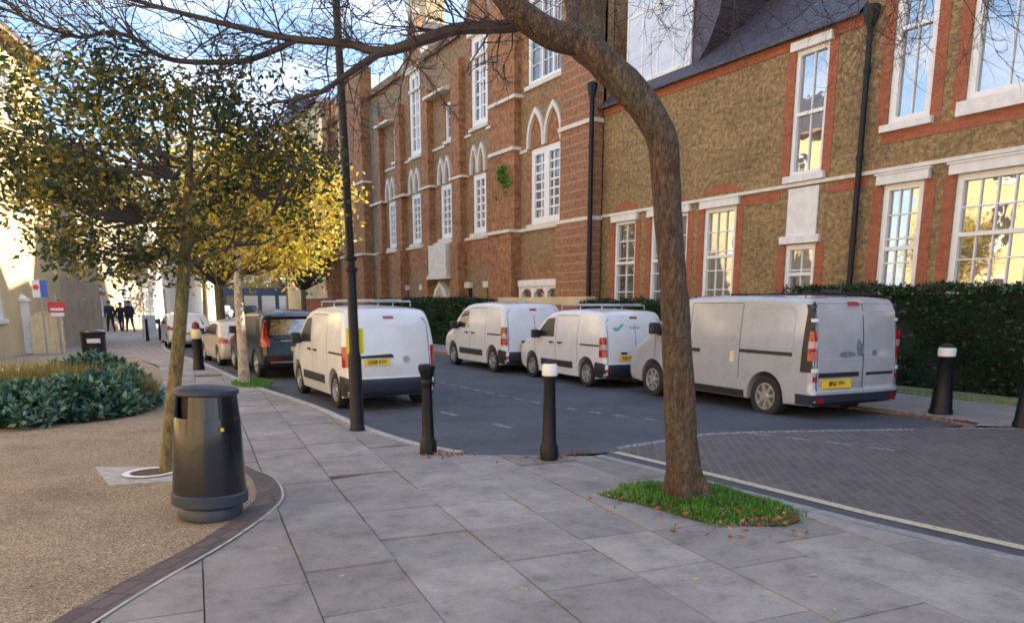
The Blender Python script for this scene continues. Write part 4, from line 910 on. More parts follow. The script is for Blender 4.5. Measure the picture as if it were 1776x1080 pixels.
b=empty('bollard',(2.62,20.9,0),label='black bollard with reflective cream and red head on the far left kerb',cat='bollard',group='black cast iron bollards')
m=MB(); m.lathe([(.15,0),(.14,.1),(.125,.15),(.115,.78),(.12,.8)],10); m.build('post','blackiron',b,smooth=True)
m=MB(); m.lathe([(.11,.8),(.125,.86),(.12,.98),(.08,1.04)],12); m.build('cream_band','sunfence',b,smooth=True)
m=MB(); m.lathe([(.08,1.04),(.10,1.1),(.07,1.2),(.0,1.24)],12); m.build('cap',flat('dull_red_cap',(.14,.02,.03),.5),b,smooth=True)
# lamp post
lp=empty('lamp_post',(3.19,9.86,0),label='tall black lamp post beside the kerb with yellow plate strapped to it',cat='lamp post')
m=MB(); m.lathe([(.105,-.02),(.105,.03),(.095,.05),(.088,.95),(.082,1.02),(.066,1.06),(.064,2.1)],14); m.build('base','blackiron',lp,smooth=True)
m=MB(); m.tube([(0,0,2.1),(-.03,0,4.0),(-.08,0,6.6)],[.056,.05,.045],12); m.build('pole','blackiron',lp,smooth=True)
m=MB()
for z in (2.1,2.24): m.lathe([(.066,z),(.085,z+.01),(.085,z+.05),(.06,z+.06)],12)
m.build('collar','blackiron',lp,smooth=True)
m=MB(); m.tube([(-.08,0,6.5),(-.08,0,6.9),(-.35,-.1,7.1)],.035,8); m.box(-.75,-.3,-.2,.0,7.02,7.14); m.build('lantern','blackiron',lp)
ys=MB(); ys.box(-.115,.115,.058,.066,1.03,1.36)
yo=ys.build('notice_plate','yellow',lp); yo.rotation_euler=(0,0,-YAW)
# litter bin
def litter_bin(loc,s,label):
    e=empty('litter_bin',loc,label=label,cat='bin',group='round black litter bins'); e.scale=(s,s,s)
    m=MB(); m.lathe([(.20,.0),(.245,.01),(.25,.085),(.24,.10)],28); m.build('foot','bingrey',e,smooth=True)
    m=MB(); m.lathe([(.24,.10),(.292,.125),(.295,.205),(.283,.215)],36); m.build('band','bingrey',e,smooth=True)
    m=MB(); n=36; prof=[(.281,.216),(.276,.3),(.262,.62),(.25,.80),(.246,.82)]
    m.lathe(prof,n); m.build('body','binblack',e,smooth=True)
    # upper shell with two openings
    for (A0,A1) in ((48,188),(228,368)):
        m=MB(); n=18
        for j in range(n):
            a0,a1=R(A0+(A1-A0)*j/n),R(A0+(A1-A0)*(j+1)/n)
            for (r,q,fl) in ((.246,.228,0),(.226,.208,1)):
                v=[(r*math.cos(a0),r*math.sin(a0),.82),(r*math.cos(a1),r*math.sin(a1),.82),(q*math.cos(a1),q*math.sin(a1),1.0),(q*math.cos(a0),q*math.sin(a0),1.0)]; m.add(v,[(0,3,2,1) if fl else (0,1,2,3)])
        for ang in (R(A0),R(A1)): m.add([(.246*math.cos(ang),.246*math.sin(ang),.82),(.226*math.cos(ang),.226*math.sin(ang),.82),(.208*math.cos(ang),.208*math.sin(ang),1.0),(.228*math.cos(ang),.228*math.sin(ang),1.0)],[(0,1,2,3)])
        m.build('hood_panel','binblack',e,smooth=True)
    m=MB(); m.lathe([(.19,.80),(.19,.99)],20); m.build('liner','dark',e)
    m=MB(); m.lathe([(.228,.985),(.245,1.0),(.247,1.03),(.22,1.045),(.10,1.06),(.0,1.062)],36); m.build('lid','bingrey',e,smooth=True)
    m=MB(); a=R(-75); m.lathe([(.0,0),(.016,0),(.016,.006),(.0,.006)],12); k=m.build('keyhole_badge','plate',e); k.location=(.267*math.cos(a),.267*math.sin(a),.74); k.rotation_euler=(R(90),0,a+R(90))
    return e
litter_bin((.80,6.36,0),1.0,'large round black litter bin standing on the brick edging in the foreground').rotation_euler=(0,R(2.0),0)
fb=empty('litter_bin',(.42,29.4,0),label='small dark litter bin with pale slot behind the planting bed',cat='bin',group='round black litter bins')
m=MB(); m.lathe([(.34,0),(.38,.05),(.38,.62),(.40,.66),(.40,.74),(.3,.8),(.0,.81)],20); m.build('body','binblack',fb,smooth=True)
m=MB(); m.box(-.2,.2,-.40,-.36,.38,.52); m.build('slot','stone',fb)
# tree pit frame
tf=empty('tree_pit_grille',(.38,8.3,0),label='square tree pit frame with pale ring set in the gravel behind the bin',cat='tree grille')
m=MB(); q=[(-.36,.62),(.42,.15),(.30,-.48),(-.26,-.36)]
m.prism(q,-.01,.006); m.build('surround','concrete',tf)
m=MB()
for k in range(28):
    a0,a1=2*PI*k/28,2*PI*(k+1)/28
    m.add([( .13+r*math.cos(a)*1.0,-.02+r*math.sin(a)*.9,z) for (a,r) in ((a0,.2),(a1,.2),(a1,.27),(a0,.27)) for z in (.02,)],[(0,1,2,3)])
m.build('ring','white',tf); m=MB(); m.lathe([(.19,.012),(.0,.013)],20,(.14,-.02,0)); m.build('soil_disc','soil',tf)
# left background things
def post_sign(loc,h,label,plates,r=.03):
    e=empty('road_sign',loc,label=label,cat='sign'); m=MB(); m.tube([(0,0,0),(0,0,h)],r,8); m.build('pole','metal',e)
    for (x,z,w,hh,mat,circ) in plates:
        m=MB()
        if circ: m.lathe([(0,0),(circ,0),(circ,.012),(0,.012)],20); o=m.build('sign_disc',mat,e); o.rotation_euler=(R(90),0,0); o.location=(x,-.05,z)
        else: m.box(x-w/2,x+w/2,-.05,-.035,z-hh/2,z+hh/2); o=m.build('sign_plate',mat,e)
    return e
s=post_sign((-.95,29.6,0),2.5,'white and blue parking sign on a pole behind the cream fence',[(-.11,2.15,.22,.55,'white',0),(.11,2.15,.21,.55,'bluesign',0)]); s.rotation_euler=(0,0,R(-5))
m=MB(); m.lathe([(0,0),(.085,0),(.085,.012),(0,.012)],18); o=m.build('sign_disc','redsign',s); o.rotation_euler=(R(90),0,0); o.location=(-.11,-.052,2.2)
s=post_sign((-.55,30.1,0),2.0,'red board sign with white lower panel on a short pole left of the shaded wall',[(0,1.55,.5,.36,'redsign',0),(0,1.31,.4,.12,'white',0)])
m=MB()
m.box(-.19,.19,-.056,-.05,1.44,1.52)
m.build('white_marks','white',s)
cab=empty('utility_cabinet',(-2.0,31.2,0),label='green street cabinet at the left edge behind the shrubs',cat='cabinet')
m=MB(); m.box(-.5,.24,-.25,.3,0,1.5); m.build('body','green',cab,bevel=.02)
m=MB(); m.box(-.52,.27,-.28,.33,1.5,1.57); m.build('top','green',cab); m=MB(); m.box(-.13,-.12,-.262,-.255,.1,1.45); m.box(-.05,-.02,-.27,-.25,.7,.85); m.build('door_gap','dark',cab)
gp=empty('gate_pier',(-1.55,30.6,0),label='bright white rendered gate pier between green cabinet and cream fence',cat='gate pier')
m=MB(); m.box(-.22,.2,-.2,.2,0,1.75); m.build('shaft','white_lintel',gp,bevel=.02); m=MB(); m.box(-.28,.26,-.26,.26,1.75,1.85); m.lathe([(.2,1.85),(.1,1.95),(.0,2.02)],12,(-.01,0,0)); m.build('cap','white_lintel',gp)
cf=empty('board_fence',(-.95,30.2,0),label='sunlit cream board fence with arched top beside the gate pier',cat='fence')
m=MB()
for i in range(7):
    x=-.42+i*.135; h=1.25+.18*math.sin(PI*(i+.5)/7); m.box(x,x+.125,-.02,.02,0,h)
m.build('boards','sunfence',cf); m=MB(); m.box(-.45,.55,.02,.06,.3,.38); m.box(-.45,.55,.02,.06,1.0,1.08); m.build('rail','sunfence',cf)
ab=empty('pavement_sign',(3.05,41.2,0),label='grey folding board sign standing on the far pavement right of the people',cat='sign')
m=MB(); m.add([(-.3,-.25,0),(.3,-.25,0),(.3,0,1.1),(-.3,0,1.1),(-.3,-.22,0),(.3,-.22,0),(.3,.03,1.1),(-.3,.03,1.1)],[(0,1,2,3),(4,5,6,7),(0,1,5,4),(2,3,7,6),(1,2,6,5),(0,3,7,4)]); m.build('front_board','metal',ab)
m=MB(); m.add([(-.3,.28,0),(.3,.28,0),(.3,.03,1.1),(-.3,.03,1.1)],[(0,1,2,3)]); m.build('rear_board','metal',ab)
for x,y,l in ((2.72,38.2,'thin dark bollard on the far pavement left of the folding sign'),(3.3,38.8,'thin dark bollard at the far kerb right of the folding sign')):
    b=empty('bollard',(x,y,0),label=l,cat='bollard',group='black cast iron bollards'); m=MB(); m.lathe([(.09,0),(.07,.1),(.055,.9),(.07,.95),(.0,1.02)],10); m.build('post','blackiron',b,smooth=True)

# ---------------- vehicles ----------------
class Body:
    def __init__(s,outline,W,r,zb,wheels,wr,tumble,belt,plan=.05,crown=.03):
        s.W=W; s.r=r; s.zb=zb; s.wheels=wheels; s.wr=wr; s.tumble=tumble; s.belt=belt; s.plan=plan; s.cr=crown
        s.up=outline; ys=[p[0] for p in outline]; s.L=max(ys)
        pts=list(outline) # from rear bottom, over the roof, to front bottom
        bot=[]; 
        for wy in sorted(wheels,reverse=True):
            for k in range(11):
                a=PI*k/10; bot.append((wy+wr*math.cos(a),max(zb,.34+wr*math.sin(a)) if 0<k<10 else zb))
        s.pts=pts+bot; s.soft=[True]*len(pts)+[False]*len(bot)
    def hw(s,y,z):
        w=s.W/2
        if z>s.belt: t=(z-s.belt); w-=s.tumble*t**1.5
        f=(y-s.L*.72)/(s.L*.28)
        if f>0: w-=s.plan*2.2*f*f
        b=(.5-y)/.5
        if b>0: w-=s.plan*.5*b*b
        if z<.45: w-=(.45-z)*.12
        return w
    def drop(s,y,z):
        # rounding of side towards the silhouette
        d=9; P=s.up
        for a,b in zip(P,P[1:]):
            ax,ay=a;bx,by=b; L2=(bx-ax)**2+(by-ay)**2; t=max(0,min(1,((y-ax)*(bx-ax)+(z-ay)*(by-ay))/L2)) if L2 else 0
            d=min(d,math.hypot(y-ax-t*(bx-ax),z-ay-t*(by-ay)))
        return s.r-math.sqrt(max(0,s.r**2-max(0,s.r-d)**2)) if d<s.r else 0
    def side(s,y,z,off=0): return s.hw(y,z)-s.drop(y,z)+off
    def rear(s,x,z,off=0):
        P=s.up; y=P[0][0]
        for a,b in zip(P,P[1:]):
            if b[1]<=a[1]: 
                if a[1]>1: break
                continue
            if a[1]<=z<=b[1]: y=a[0]+(b[0]-a[0])*(z-a[1])/(b[1]-a[1]); break
        w=s.hw(y,z); x0=w-s.r; ax=abs(x)
        if ax<=x0: return y-s.cr*(1-(ax/x0)**2)-off
        q=min(s.r,ax-x0); return y+s.r-math.sqrt(max(0,s.r**2-q*q))-off
    def shell(s,mat,par):
        bm=bmesh.new(); n=len(s.pts); P=[Vector((p[0],p[1])) for p in s.pts]
        A=sum(P[i].x*P[(i+1)%n].y-P[(i+1)%n].x*P[i].y for i in range(n)); sg=1 if A<0 else -1
        nor=[]
        for i in range(n):
            a=(P[i]-P[i-1]); b=(P[(i+1)%n]-P[i]); na=Vector((a.y,-a.x)).normalized()*sg if a.length else Vector((0,0)); nb=Vector((b.y,-b.x)).normalized()*sg if b.length else na
            m=(na+nb); m=m.normalized() if m.length>1e-5 else nb; c=max(.45,m.dot(nb)); nor.append(m/c)
        rings=[]; ds=[0,s.r*.12,s.r*.35,s.r*.65,s.r]
        for d in ds:
            ring=[]
            for i in range(n):
                q=P[i]+nor[i]*d if s.soft[i] else P[i]+nor[i]*d*.3
                dr=(s.r-math.sqrt(max(0,s.r**2-(s.r-d)**2))) if s.soft[i] else (.015 if d==0 else 0)
                ring.append(bm.verts.new((dr,q.x,q.y)))
            rings.append(ring)
        for a,b in zip(rings,rings[1:]):
            for i in range(n): bm.faces.new((a[i],a[(i+1)%n],b[(i+1)%n],b[i]))
        bm.faces.new(rings[-1])
        st=.14
        y=min(p.x for p in P)+st
        while y<max(p.x for p in P):
            bmesh.ops.bisect_plane(bm,geom=bm.verts[:]+bm.edges[:]+bm.faces[:],plane_co=(0,y,0),plane_no=(0,1,0),dist=1e-5); y+=st
        z=s.zb+.1
        while z<max(p.y for p in P):
            bmesh.ops.bisect_plane(bm,geom=bm.verts[:]+bm.edges[:]+bm.faces[:],plane_co=(0,0,z),plane_no=(0,0,1),dist=1e-5); z+=st
        bmesh.ops.triangulate(bm,faces=[f for f in bm.faces if len(f.verts)>4])
        for v in bm.verts: v.co.x=s.hw(v.co.y,v.co.z)-v.co.x
        be=[e for e in bm.edges if len(e.link_faces)==1]; bv={v for e in be for v in e.verts}
        info={}
        for v in bv:
            es=[e for e in v.link_edges if len(e.link_faces)==1]; nn=Vector((0,0))
            for e in es:
                d=e.other_vert(v).co-v.co; t=Vector((d.z,-d.y)); 
                if t.length<1e-9: continue
                t.normalize(); fc=sum((f.calc_center_median() for f in v.link_faces),Vector())/len(v.link_faces)
                if t.dot(Vector((fc.y-v.co.y,fc.z-v.co.z)))>0: t=-t
                nn+=t
            nn=nn.normalized() if nn.length>1e-6 else Vector((0,0))
            inn=min(abs(math.hypot(v.co.y-w,v.co.z-.34)-s.wr) for w in s.wheels)<.04 and v.co.z<.36+s.wr or v.co.z<s.zb+.03
            info[v]=(nn,0 if inn else s.cr)
        geo=bmesh.ops.duplicate(bm,geom=bm.verts[:]+bm.edges[:]+bm.faces[:]); vm=geo['vert_map']
        mir={v:vm[v] for v in bv}
        dup=set(x for x in geo['geom'] if isinstance(x,bmesh.types.BMVert))
        for v in dup: v.co.x=-v.co.x
        K=6; chain={}
        for v in bv:
            nn,cr=info[v]; row=[v]
            for k in range(1,K):
                t=1-2*k/K; row.append(bm.verts.new((v.co.x*t,v.co.y+nn.x*cr*(1-t*t),v.co.z+nn.y*cr*(1-t*t))))
            row.append(mir[v]); chain[v]=row
        for e in be:
            a,b=chain[e.verts[0]],chain[e.verts[1]]
            for k in range(K): bm.faces.new((a[k],b[k],b[k+1],a[k+1]))
        bmesh.ops.remove_doubles(bm,verts=bm.verts,dist=1e-5)
        bmesh.ops.recalc_face_normals(bm,faces=bm.faces)
        me=bpy.data.meshes.new('body'); bm.to_mesh(me); bm.free(); me.materials.append(M[mat])
        me.polygons.foreach_set('use_smooth',[True]*len(me.polygons))
        try: me.set_sharp_from_angle(angle=R(32))
        except Exception: pass
        o=bpy.data.objects.new('body',me); COL.objects.link(o); o.parent=par; return o
    def panel(s,name,poly,where,mat,par,off=.006,th=.012,sg=1):
        """thin conforming panel; where 'side': poly in (y,z); 'rear': poly in (x,z)"""
        bm=bmesh.new(); vs=[bm.verts.new((p[0],0,p[1])) for p in poly]; bm.faces.new(vs)
        for ax,no in ((0,(1,0,0)),(2,(0,0,1))):
            lo=min(p[0 if ax==0 else 1] for p in poly); hi=max(p[0 if ax==0 else 1] for p in poly); st=max(.05,(hi-lo)/14); c=lo+st
            while c<hi-1e-3:
                co=(c,0,0) if ax==0 else (0,0,c)
                bmesh.ops.bisect_plane(bm,geom=bm.verts[:]+bm.edges[:]+bm.faces[:],plane_co=co,plane_no=no,dist=1e-5); c+=st
        for v in bm.verts:
            a,z=v.co.x,v.co.z
            if where=='side': v.co=Vector((sg*s.side(a,z,off),a,z))
            else: v.co=Vector((a,s.rear(a,z,off),z))
        # thickness outward skin only plus rim
        ext=bmesh.ops.extrude_face_region(bm,geom=bm.faces[:]); nv=[x for x in ext['geom'] if isinstance(x,bmesh.types.BMVert)]
        for v in nv:
            if where=='side': v.co.x-=sg*th
            else: v.co.y+=th
        bmesh.ops.recalc_face_normals(bm,faces=bm.faces)
        me=bpy.data.meshes.new(name); bm.to_mesh(me); bm.free(); me.materials.append(M[mat] if isinstance(mat,str) else mat)
        me.polygons.foreach_set('use_smooth',[True]*len(me.polygons))
        try: me.set_sharp_from_angle(angle=R(35))
        except Exception: pass
        o=bpy.data.objects.new(name,me); COL.objects.link(o); o.parent=par; return o
    def seam(s,pts,where,par,w=.012,sg=1,name='panel_seam',mat='trim'):
        mb=MB()
        for a,b in zip(pts,pts[1:]):
            n=max(1,int(math.hypot(b[0]-a[0],b[1]-a[1])/.1)); dx,dz=b[0]-a[0],b[1]-a[1]; l=math.hypot(dx,dz); nx,nz=-dz/l*w/2,dx/l*w/2
            for i in range(n):
                q=[(a[0]+dx*t+nx*k,a[1]+dz*t+nz*k) for t,k in ((i/n,-1),((i+1)/n,-1),((i+1)/n,1),(i/n,1))]
                mb.add([(sg*s.side(u,z,.002),u,z) if where=='side' else (u,s.rear(u,z,.002),z) for u,z in q],[(0,1,2,3)])
        return mb.build(name,mat,par)
    def wheel(s,x,y,par,r=.32,w=.2,spokes=6,rimmat='rim'):
        sg=1 if x>0 else -1; m=MB(); m.lathe([(r*.6,-w/2),(r*.93,-w/2),(r,-w/2+.03),(r,w/2-.03),(r*.93,w/2),(r*.66,w/2),(r*.64,w/2-.09)][::1] if sg>0 else [(r*.64,-w/2+.09),(r*.66,-w/2),(r*.93,-w/2),(r,-w/2+.03),(r,w/2-.03),(r*.93,w/2),(r*.6,w/2)],28,(x-sg*w/2,y,r),axis='x'); t=m.build('wheel','tyre',par,smooth=True)
        m=MB(); xo=x-sg*.012; m.lathe([(r*.645,-sg*.09),(r*.65,-sg*.006),(r*.60,-sg*.004),(r*.57,-sg*.03),(r*.56,-sg*.085)],24,(x,y,r),axis='x')
        m.lathe([(r*.2,-sg*.035),(r*.15,-sg*.005),(.0,-sg*.003)],14,(x,y,r),axis='x')
        for k in range(spokes):
            a=2*PI*k/spokes+.3; c,sn=math.cos(a),math.sin(a); h=.032
            p=[(-h,r*.1),(h,r*.1),(h*.8,r*.58),(-h*.8,r*.58)]
            m.add([(x-sg*.022,y+u*-sn+v*c,r+u*c+v*sn) for u,v in p]+[(x-sg*.06,y+u*-sn+v*c,r+u*c+v*sn) for u,v in p],[(0,1,2,3),(4,5,6,7),(0,1,5,4),(1,2,6,5),(2,3,7,6),(3,0,4,7)])
        m.build('rim',rimmat,t,smooth=True)
        d=MB(); d.lathe([(r*.6,-sg*.12),(.0,-sg*.12)],16,(x,y,r),axis='x'); d.build('brake_disc','trim',t)
def plate(B,par,x,z,txt,w=.50,h=.11):
    o=B.panel('number_plate',[(x-w/2,z-h/2),(x+w/2,z-h/2),(x+w/2,z+h/2),(x-w/2,z+h/2)],'rear','plate',par,.022,.02)
    y=B.rear(x,z,.0245); text('plate_text',txt,.098,'ink',Matrix.Translation((x,y,z))@Matrix.Rotation(PI/2,4,'X'),o,.82)
def mirror_(B,par,y,z,sg):
    m=MB(); x=sg*(B.side(y,z)+.02); m.box(min(x,x+sg*.2),max(x,x+sg*.2),y-.06,y+.09,z,z+.22); m.box(min(x-sg*.08,x+sg*.03),max(x-sg*.08,x+sg*.03),y-.02,y+.05,z+.03,z+.09); return m.build('door_mirror','trim',par,bevel=.03)
def rr_lamp(name,B,par,z0,z1,ws,wr_,sg,mat,off=.012,lean=0):
    a=B.panel(name,[(0.0+.03,z0),(ws*.9,z0),(ws,z1-(z1-z0)*.1),(ws*.75,z1),(.03+lean,z1)],'side',mat,par,off,.02,sg)
    x1=B.W/2-.005
    return a
def small_van(loc,yaw,s,label,zsc=1.0,logo=False,plt='LD17 KXF',barn=False,ladder=False,side_trim=True,lampstyle='split',lw=.17,handle=False,group='white vans parked along the road'):
    e=empty('parked_van',loc,rz=yaw,label=label,cat='van',group=group); e.scale=(s,s,s*zsc)
    out=[(.06,.24),(-.01,.32),(-.03,.52),(.0,.60),(.02,.95),(.05,1.22),(.12,1.50),(.20,1.68),(.30,1.765),(.6,1.80),(1.4,1.825),(2.2,1.80),(2.55,1.755),(2.8,1.66),(3.1,1.46),(3.42,1.20),(3.6,1.10),(4.0,.99),(4.25,.86),(4.36,.68),(4.38,.48),(4.33,.26)]
    B=Body(out,1.84,.11,.21,(.74,3.50),.385,.17,1.08)
    B.shell('vanwhite',e)
    for sg in (1,-1):
        for y in (.74,3.50): B.wheel(sg*.90,y,e)
        B.panel('side_window',[(2.28,1.14),(3.22,1.12),(3.0,1.32),(2.68,1.58),(2.32,1.62)],'side','carglass',e,.006,.01,sg)
        B.seam([(2.2,.36),(2.2,1.66)],'side',e,sg=sg); B.seam([(3.27,.5),(3.33,1.1)],'side',e,sg=sg); B.seam([(1.15,.55),(1.15,1.62)],'side',e,sg=sg)
        B.seam([(1.15,1.68),(2.2,1.68)],'side',e,sg=sg)
        B.panel('sliding_rail',[(.14,.985),(1.0,.985),(1.0,1.02),(.14,1.02)],'side','trim',e,.012,.02,sg)
        for y in (1.98,2.42): B.panel('door_handle',[(y-.1,.98),(y+.1,.98),(y+.1,1.02),(y-.1,1.02)],'side','trim',e,.025,.03,sg)
        if side_trim: B.panel('rubbing_strip',[(1.35,.40),(2.95,.40),(2.95,.56),(1.35,.56)],'side','trim',e,.012,.02,sg)
        B.panel('bumper_corner',[(.0,.26),(.36,.26),(.36,.55),(.33,.62),(.0,.60)],'side','trim',e,.008,.02,sg)
        mirror_(B,e,3.05,1.08,sg)
        for (z0,z1,mt) in (((.74,.92,'redlamp'),(.93,1.02,'clearlamp'),(1.03,1.20,'redlamp')) if lampstyle=='split' else ((.78,1.14,'redlamp'),)):
            B.panel('tail_lamp',[(.0,z0),(lw,z0),(lw,z1),(.02,z1)],'side',mt,e,.012,.025,sg)
            B.panel('tail_lamp',[(sg*.905,z0),(sg*.80,z0),(sg*.80,z1),(sg*.905,z1)],'rear',mt,e,.012,.025)
        B.panel('reflector',[(sg*.86,.40),(sg*.72,.40),(sg*.72,.45),(sg*.86,.45)],'rear','redlamp',e,.02,.02)
    B.panel('bumper',[(-.89,.25),(.89,.25),(.89,.57),(-.89,.57)],'rear','bluetrim',e,.014,.03)
    B.seam([(-.78,.60),(-.76,1.55),(-.62,1.70),(.62,1.70),(.76,1.55),(.78,.60)],'rear',e,.014)
    if barn: B.seam([(0,.6),(0,1.7)],'rear',e,.016)
    B.panel('brake_light',[(-.1,1.62),(.1,1.62),(.1,1.665),(-.1,1.665)],'rear','redlamp',e,.016,.02)
    if handle: B.panel('door_handle',[(-.62,.935),(.02,.935),(.02,.975),(-.02,1.0),(-.62,.975)],'rear','trim',e,.03,.03)
    else:
        B.panel('door_handle',[(-.42,.80),(-.25,.80),(-.25,.85),(-.42,.85)],'rear','trim',e,.018,.02); B.panel('door_handle',[(.0,.80),(.22,.80),(.22,.86),(.0,.86)],'rear','trim',e,.018,.02)
        B.panel('badge',[(.10,1.0),(.27,1.0),(.27,1.055),(.10,1.055)],'rear','bluetrim',e,.018,.02)
    plate(B,e,-.3 if handle else -.22,.86 if handle else .72,plt)
    if handle:
        m=MB(); m.lathe([(0,0),(.06,0),(.06,.015),(0,.015)],18); o=m.build('badge','metal',e); o.rotation_euler=(R(90),0,0); o.location=(.28,B.rear(.28,.9,.02)+.012,.9)
    if logo:
        q=[(-.62,1.42),(-.56,1.34),(-.46,1.35),(-.34,1.46),(-.28,1.50),(-.36,1.50),(-.47,1.42),(-.55,1.42)]
        B.panel('logo_tick',q,'rear','teal',e,.008,.008)
        text('logo_text','Verdu',.11,'bluemark',Matrix.Translation((-.02,B.rear(0,1.42,.01),1.42))@Matrix.Rotation(PI/2-.12,4,'X'),e,1.1)
    if ladder:
        m=MB(); zt=1.83
        for y in (.55,1.5,2.4): m.tube([(-.62,y,zt),(-.62,y,zt+.09),(.62,y,zt+.09),(.62,y,zt)],.016,6)
        for x in (-.2,.35): m.tube([(x,.35,zt+.11),(x,2.7,zt+.11)],.022,6)
        for k in range(9): m.tube([(-.2,.5+k*.27,zt+.11),(.35,.5+k*.27,zt+.11)],.012,5)
        m.build('roof_rack','metal',e)
    return e
small_van((4.60,12.2,-.1),-.002,.90,'white van nearest the lamp post seen from behind in the left row',zsc=1.055,plt='LD58 RXV',ladder=True,handle=True,lampstyle='one',side_trim=True)
small_van((10.33,12.78,-.1),-.051,.905,'white van with teal tick logo on its rear in the right row',logo=True,plt='KS21 EHV',barn=True,ladder=True)
small_van((10.3,16.85,-.1),-.054,.99,'farthest white van of the right row partly hidden by the van with the tick logo',plt='KT20 BNJ',barn=True)
def big_van(loc,yaw,s,label,plt):
    e=empty('parked_van',loc,rz=yaw,label=label,cat='van',group='white vans parked along the road'); e.scale=(s,s,s)
    out=[(.07,.27),(-.02,.34),(-.03,.50),(.01,.56),(.02,.95),(.05,1.3),(.10,1.7),(.15,1.84),(.24,1.905),(.5,1.93),(1.6,1.96),(2.9,1.95),(3.3,1.90),(3.6,1.76),(3.95,1.48),(4.25,1.22),(4.45,1.12),(4.75,1.0),(4.93,.84),(5.0,.62),(5.0,.42),(4.94,.27)]
    B=Body(out,1.95,.085,.27,(.97,4.07),.41,.10,1.15,plan=.04,crown=.025); B.shell('vansilver',e)
    for sg in (1,-1):
        for y in (.97,4.07): B.wheel(sg*.955,y,e,r=.34,w=.22,spokes=7)
        B.panel('side_window',[(3.0,1.24),(3.95,1.22),(3.8,1.42),(3.5,1.70),(3.05,1.74)],'side','carglass',e,.006,.01,sg)
        # pressed panels
        for (a,b) in ((.42,1.52),(1.68,2.82)):
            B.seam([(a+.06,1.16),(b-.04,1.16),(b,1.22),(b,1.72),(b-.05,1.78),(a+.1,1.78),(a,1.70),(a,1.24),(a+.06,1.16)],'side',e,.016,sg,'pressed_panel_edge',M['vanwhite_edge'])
        B.seam([(2.92,.5),(2.92,1.84)],'side',e,sg=sg); B.seam([(1.60,.6),(1.60,1.84)],'side',e,sg=sg); B.seam([(4.0,.8),(3.98,1.25)],'side',e,sg=sg); B.seam([(1.6,1.84),(2.92,1.84)],'side',e,sg=sg)
        B.panel('sliding_rail',[(.42,1.03),(1.58,1.03),(1.58,1.085),(.42,1.085)],'side','trim',e,.012,.02,sg)
        B.panel('door_handle',[(2.62,.98),(2.82,.98),(2.82,1.04),(2.62,1.04)],'side','trim',e,.025,.03,sg)
        B.panel('sill_strip',[(1.45,.28),(3.6,.28),(3.6,.40),(1.45,.40)],'side','trim',e,.01,.02,sg)
        B.panel('bumper_corner',[(.0,.30),(.30,.30),(.30,.46),(.0,.46)],'side','bluetrim',e,.010,.02,sg)
        mirror_(B,e,3.85,1.25,sg)
        B.panel('pillar_trim',[(.03,.80),(.24,.80),(.20,1.86),(.12,1.86)],'side','trim',e,.006,.015,sg)
        B.panel('pillar_trim',[(sg*.955,.80),(sg*.905,.80),(sg*.875,1.82),(sg*.93,1.82)],'rear','trim',e,.006,.015)
        for (z0,z1,mt) in ((.98,1.16,'redlamp'),(1.165,1.27,'clearlamp'),(1.275,1.42,'redlamp')):
            B.panel('tail_lamp',[(.03,z0),(.11,z0),(.11,z1),(.03,z1)],'side',mt,e,.014,.02,sg); B.panel('tail_lamp',[(sg*.95,z0),(sg*.868,z0),(sg*.868,z1),(sg*.95,z1)],'rear',mt,e,.016,.02)
        B.panel('hinge',[(sg*.93,1.56),(sg*.85,1.56),(sg*.85,1.61),(sg*.93,1.61)],'rear','vanwhite',e,.03,.03); B.panel('hinge',[(sg*.94,.80),(sg*.86,.80),(sg*.86,.86),(sg*.94,.86)],'rear','vanwhite',e,.03,.03)
        B.panel('side_marker',[(sg*.92,.66),(sg*.86,.66),(sg*.86,.74),(sg*.92,.74)],'rear','redlamp',e,.02,.02)
        B.panel('reflector',[(sg*.86,.33),(sg*.74,.33),(sg*.74,.40),(sg*.86,.40)],'rear','redlamp',e,.03,.02)
    B.panel('bumper',[(-.93,.29),(.93,.29),(.93,.46),(-.93,.46)],'rear','bluetrim',e,.02,.03)
    B.seam([(-.86,.48),(-.86,1.76),(-.8,1.84),(.8,1.84),(.86,1.76),(.86,.48)],'rear',e,.014)
    B.seam([(.10,.48),(.10,1.84)],'rear',e,.018)
    for (a,b) in ((-.80,.04),(.16,.80)):
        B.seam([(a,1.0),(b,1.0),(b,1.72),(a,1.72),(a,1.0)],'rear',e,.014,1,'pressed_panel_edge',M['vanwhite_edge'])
    B.panel('brake_light',[(-.2,1.80),(.03,1.80),(.03,1.865),(-.2,1.865)],'rear','redlamp',e,.018,.02)
    B.panel('door_handle',[(-.82,.72),(.0,.72),(.0,.79),(-.82,.79)],'rear','trim',e,.02,.02)
    B.panel('door_handle',[(.18,.73),(.8,.73),(.8,.775),(.18,.775)],'rear','bluetrim',e,.012,.012)
    plate(B,e,-.46,.62,plt,.6,.135)
    # small dark grey ovals on the rear doors
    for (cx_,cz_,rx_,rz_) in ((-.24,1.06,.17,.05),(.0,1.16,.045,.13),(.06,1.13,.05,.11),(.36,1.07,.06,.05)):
        B.panel('dark_mark',[(cx_+rx_*math.cos(k*PI/6),cz_+rz_*math.sin(k*PI/6)) for k in range(12)],'rear',M['greymark'],e,.006,.006)
    B.panel('side_sticker',[(1.72,.86),(1.82,.86),(1.82,1.04),(1.72,1.04)],'side',M['sunfence'],e,.008,.01,-1)
    m=MB(); zt=1.93
    for y in (.5,1.3,2.2): m.tube([(-.7,y,zt-.04),(-.68,y,zt+.06),(.68,y,zt+.06),(.7,y,zt-.04)],.016,6)
    m.tube([(-.45,.4,zt+.1),(.5,.9,zt+.1)],.02,6); m.build('roof_rack','trim',e)
    return e
M['greymark']=flat('grey_mark',(.16,.19,.24),.5,var=.4,vs=14)
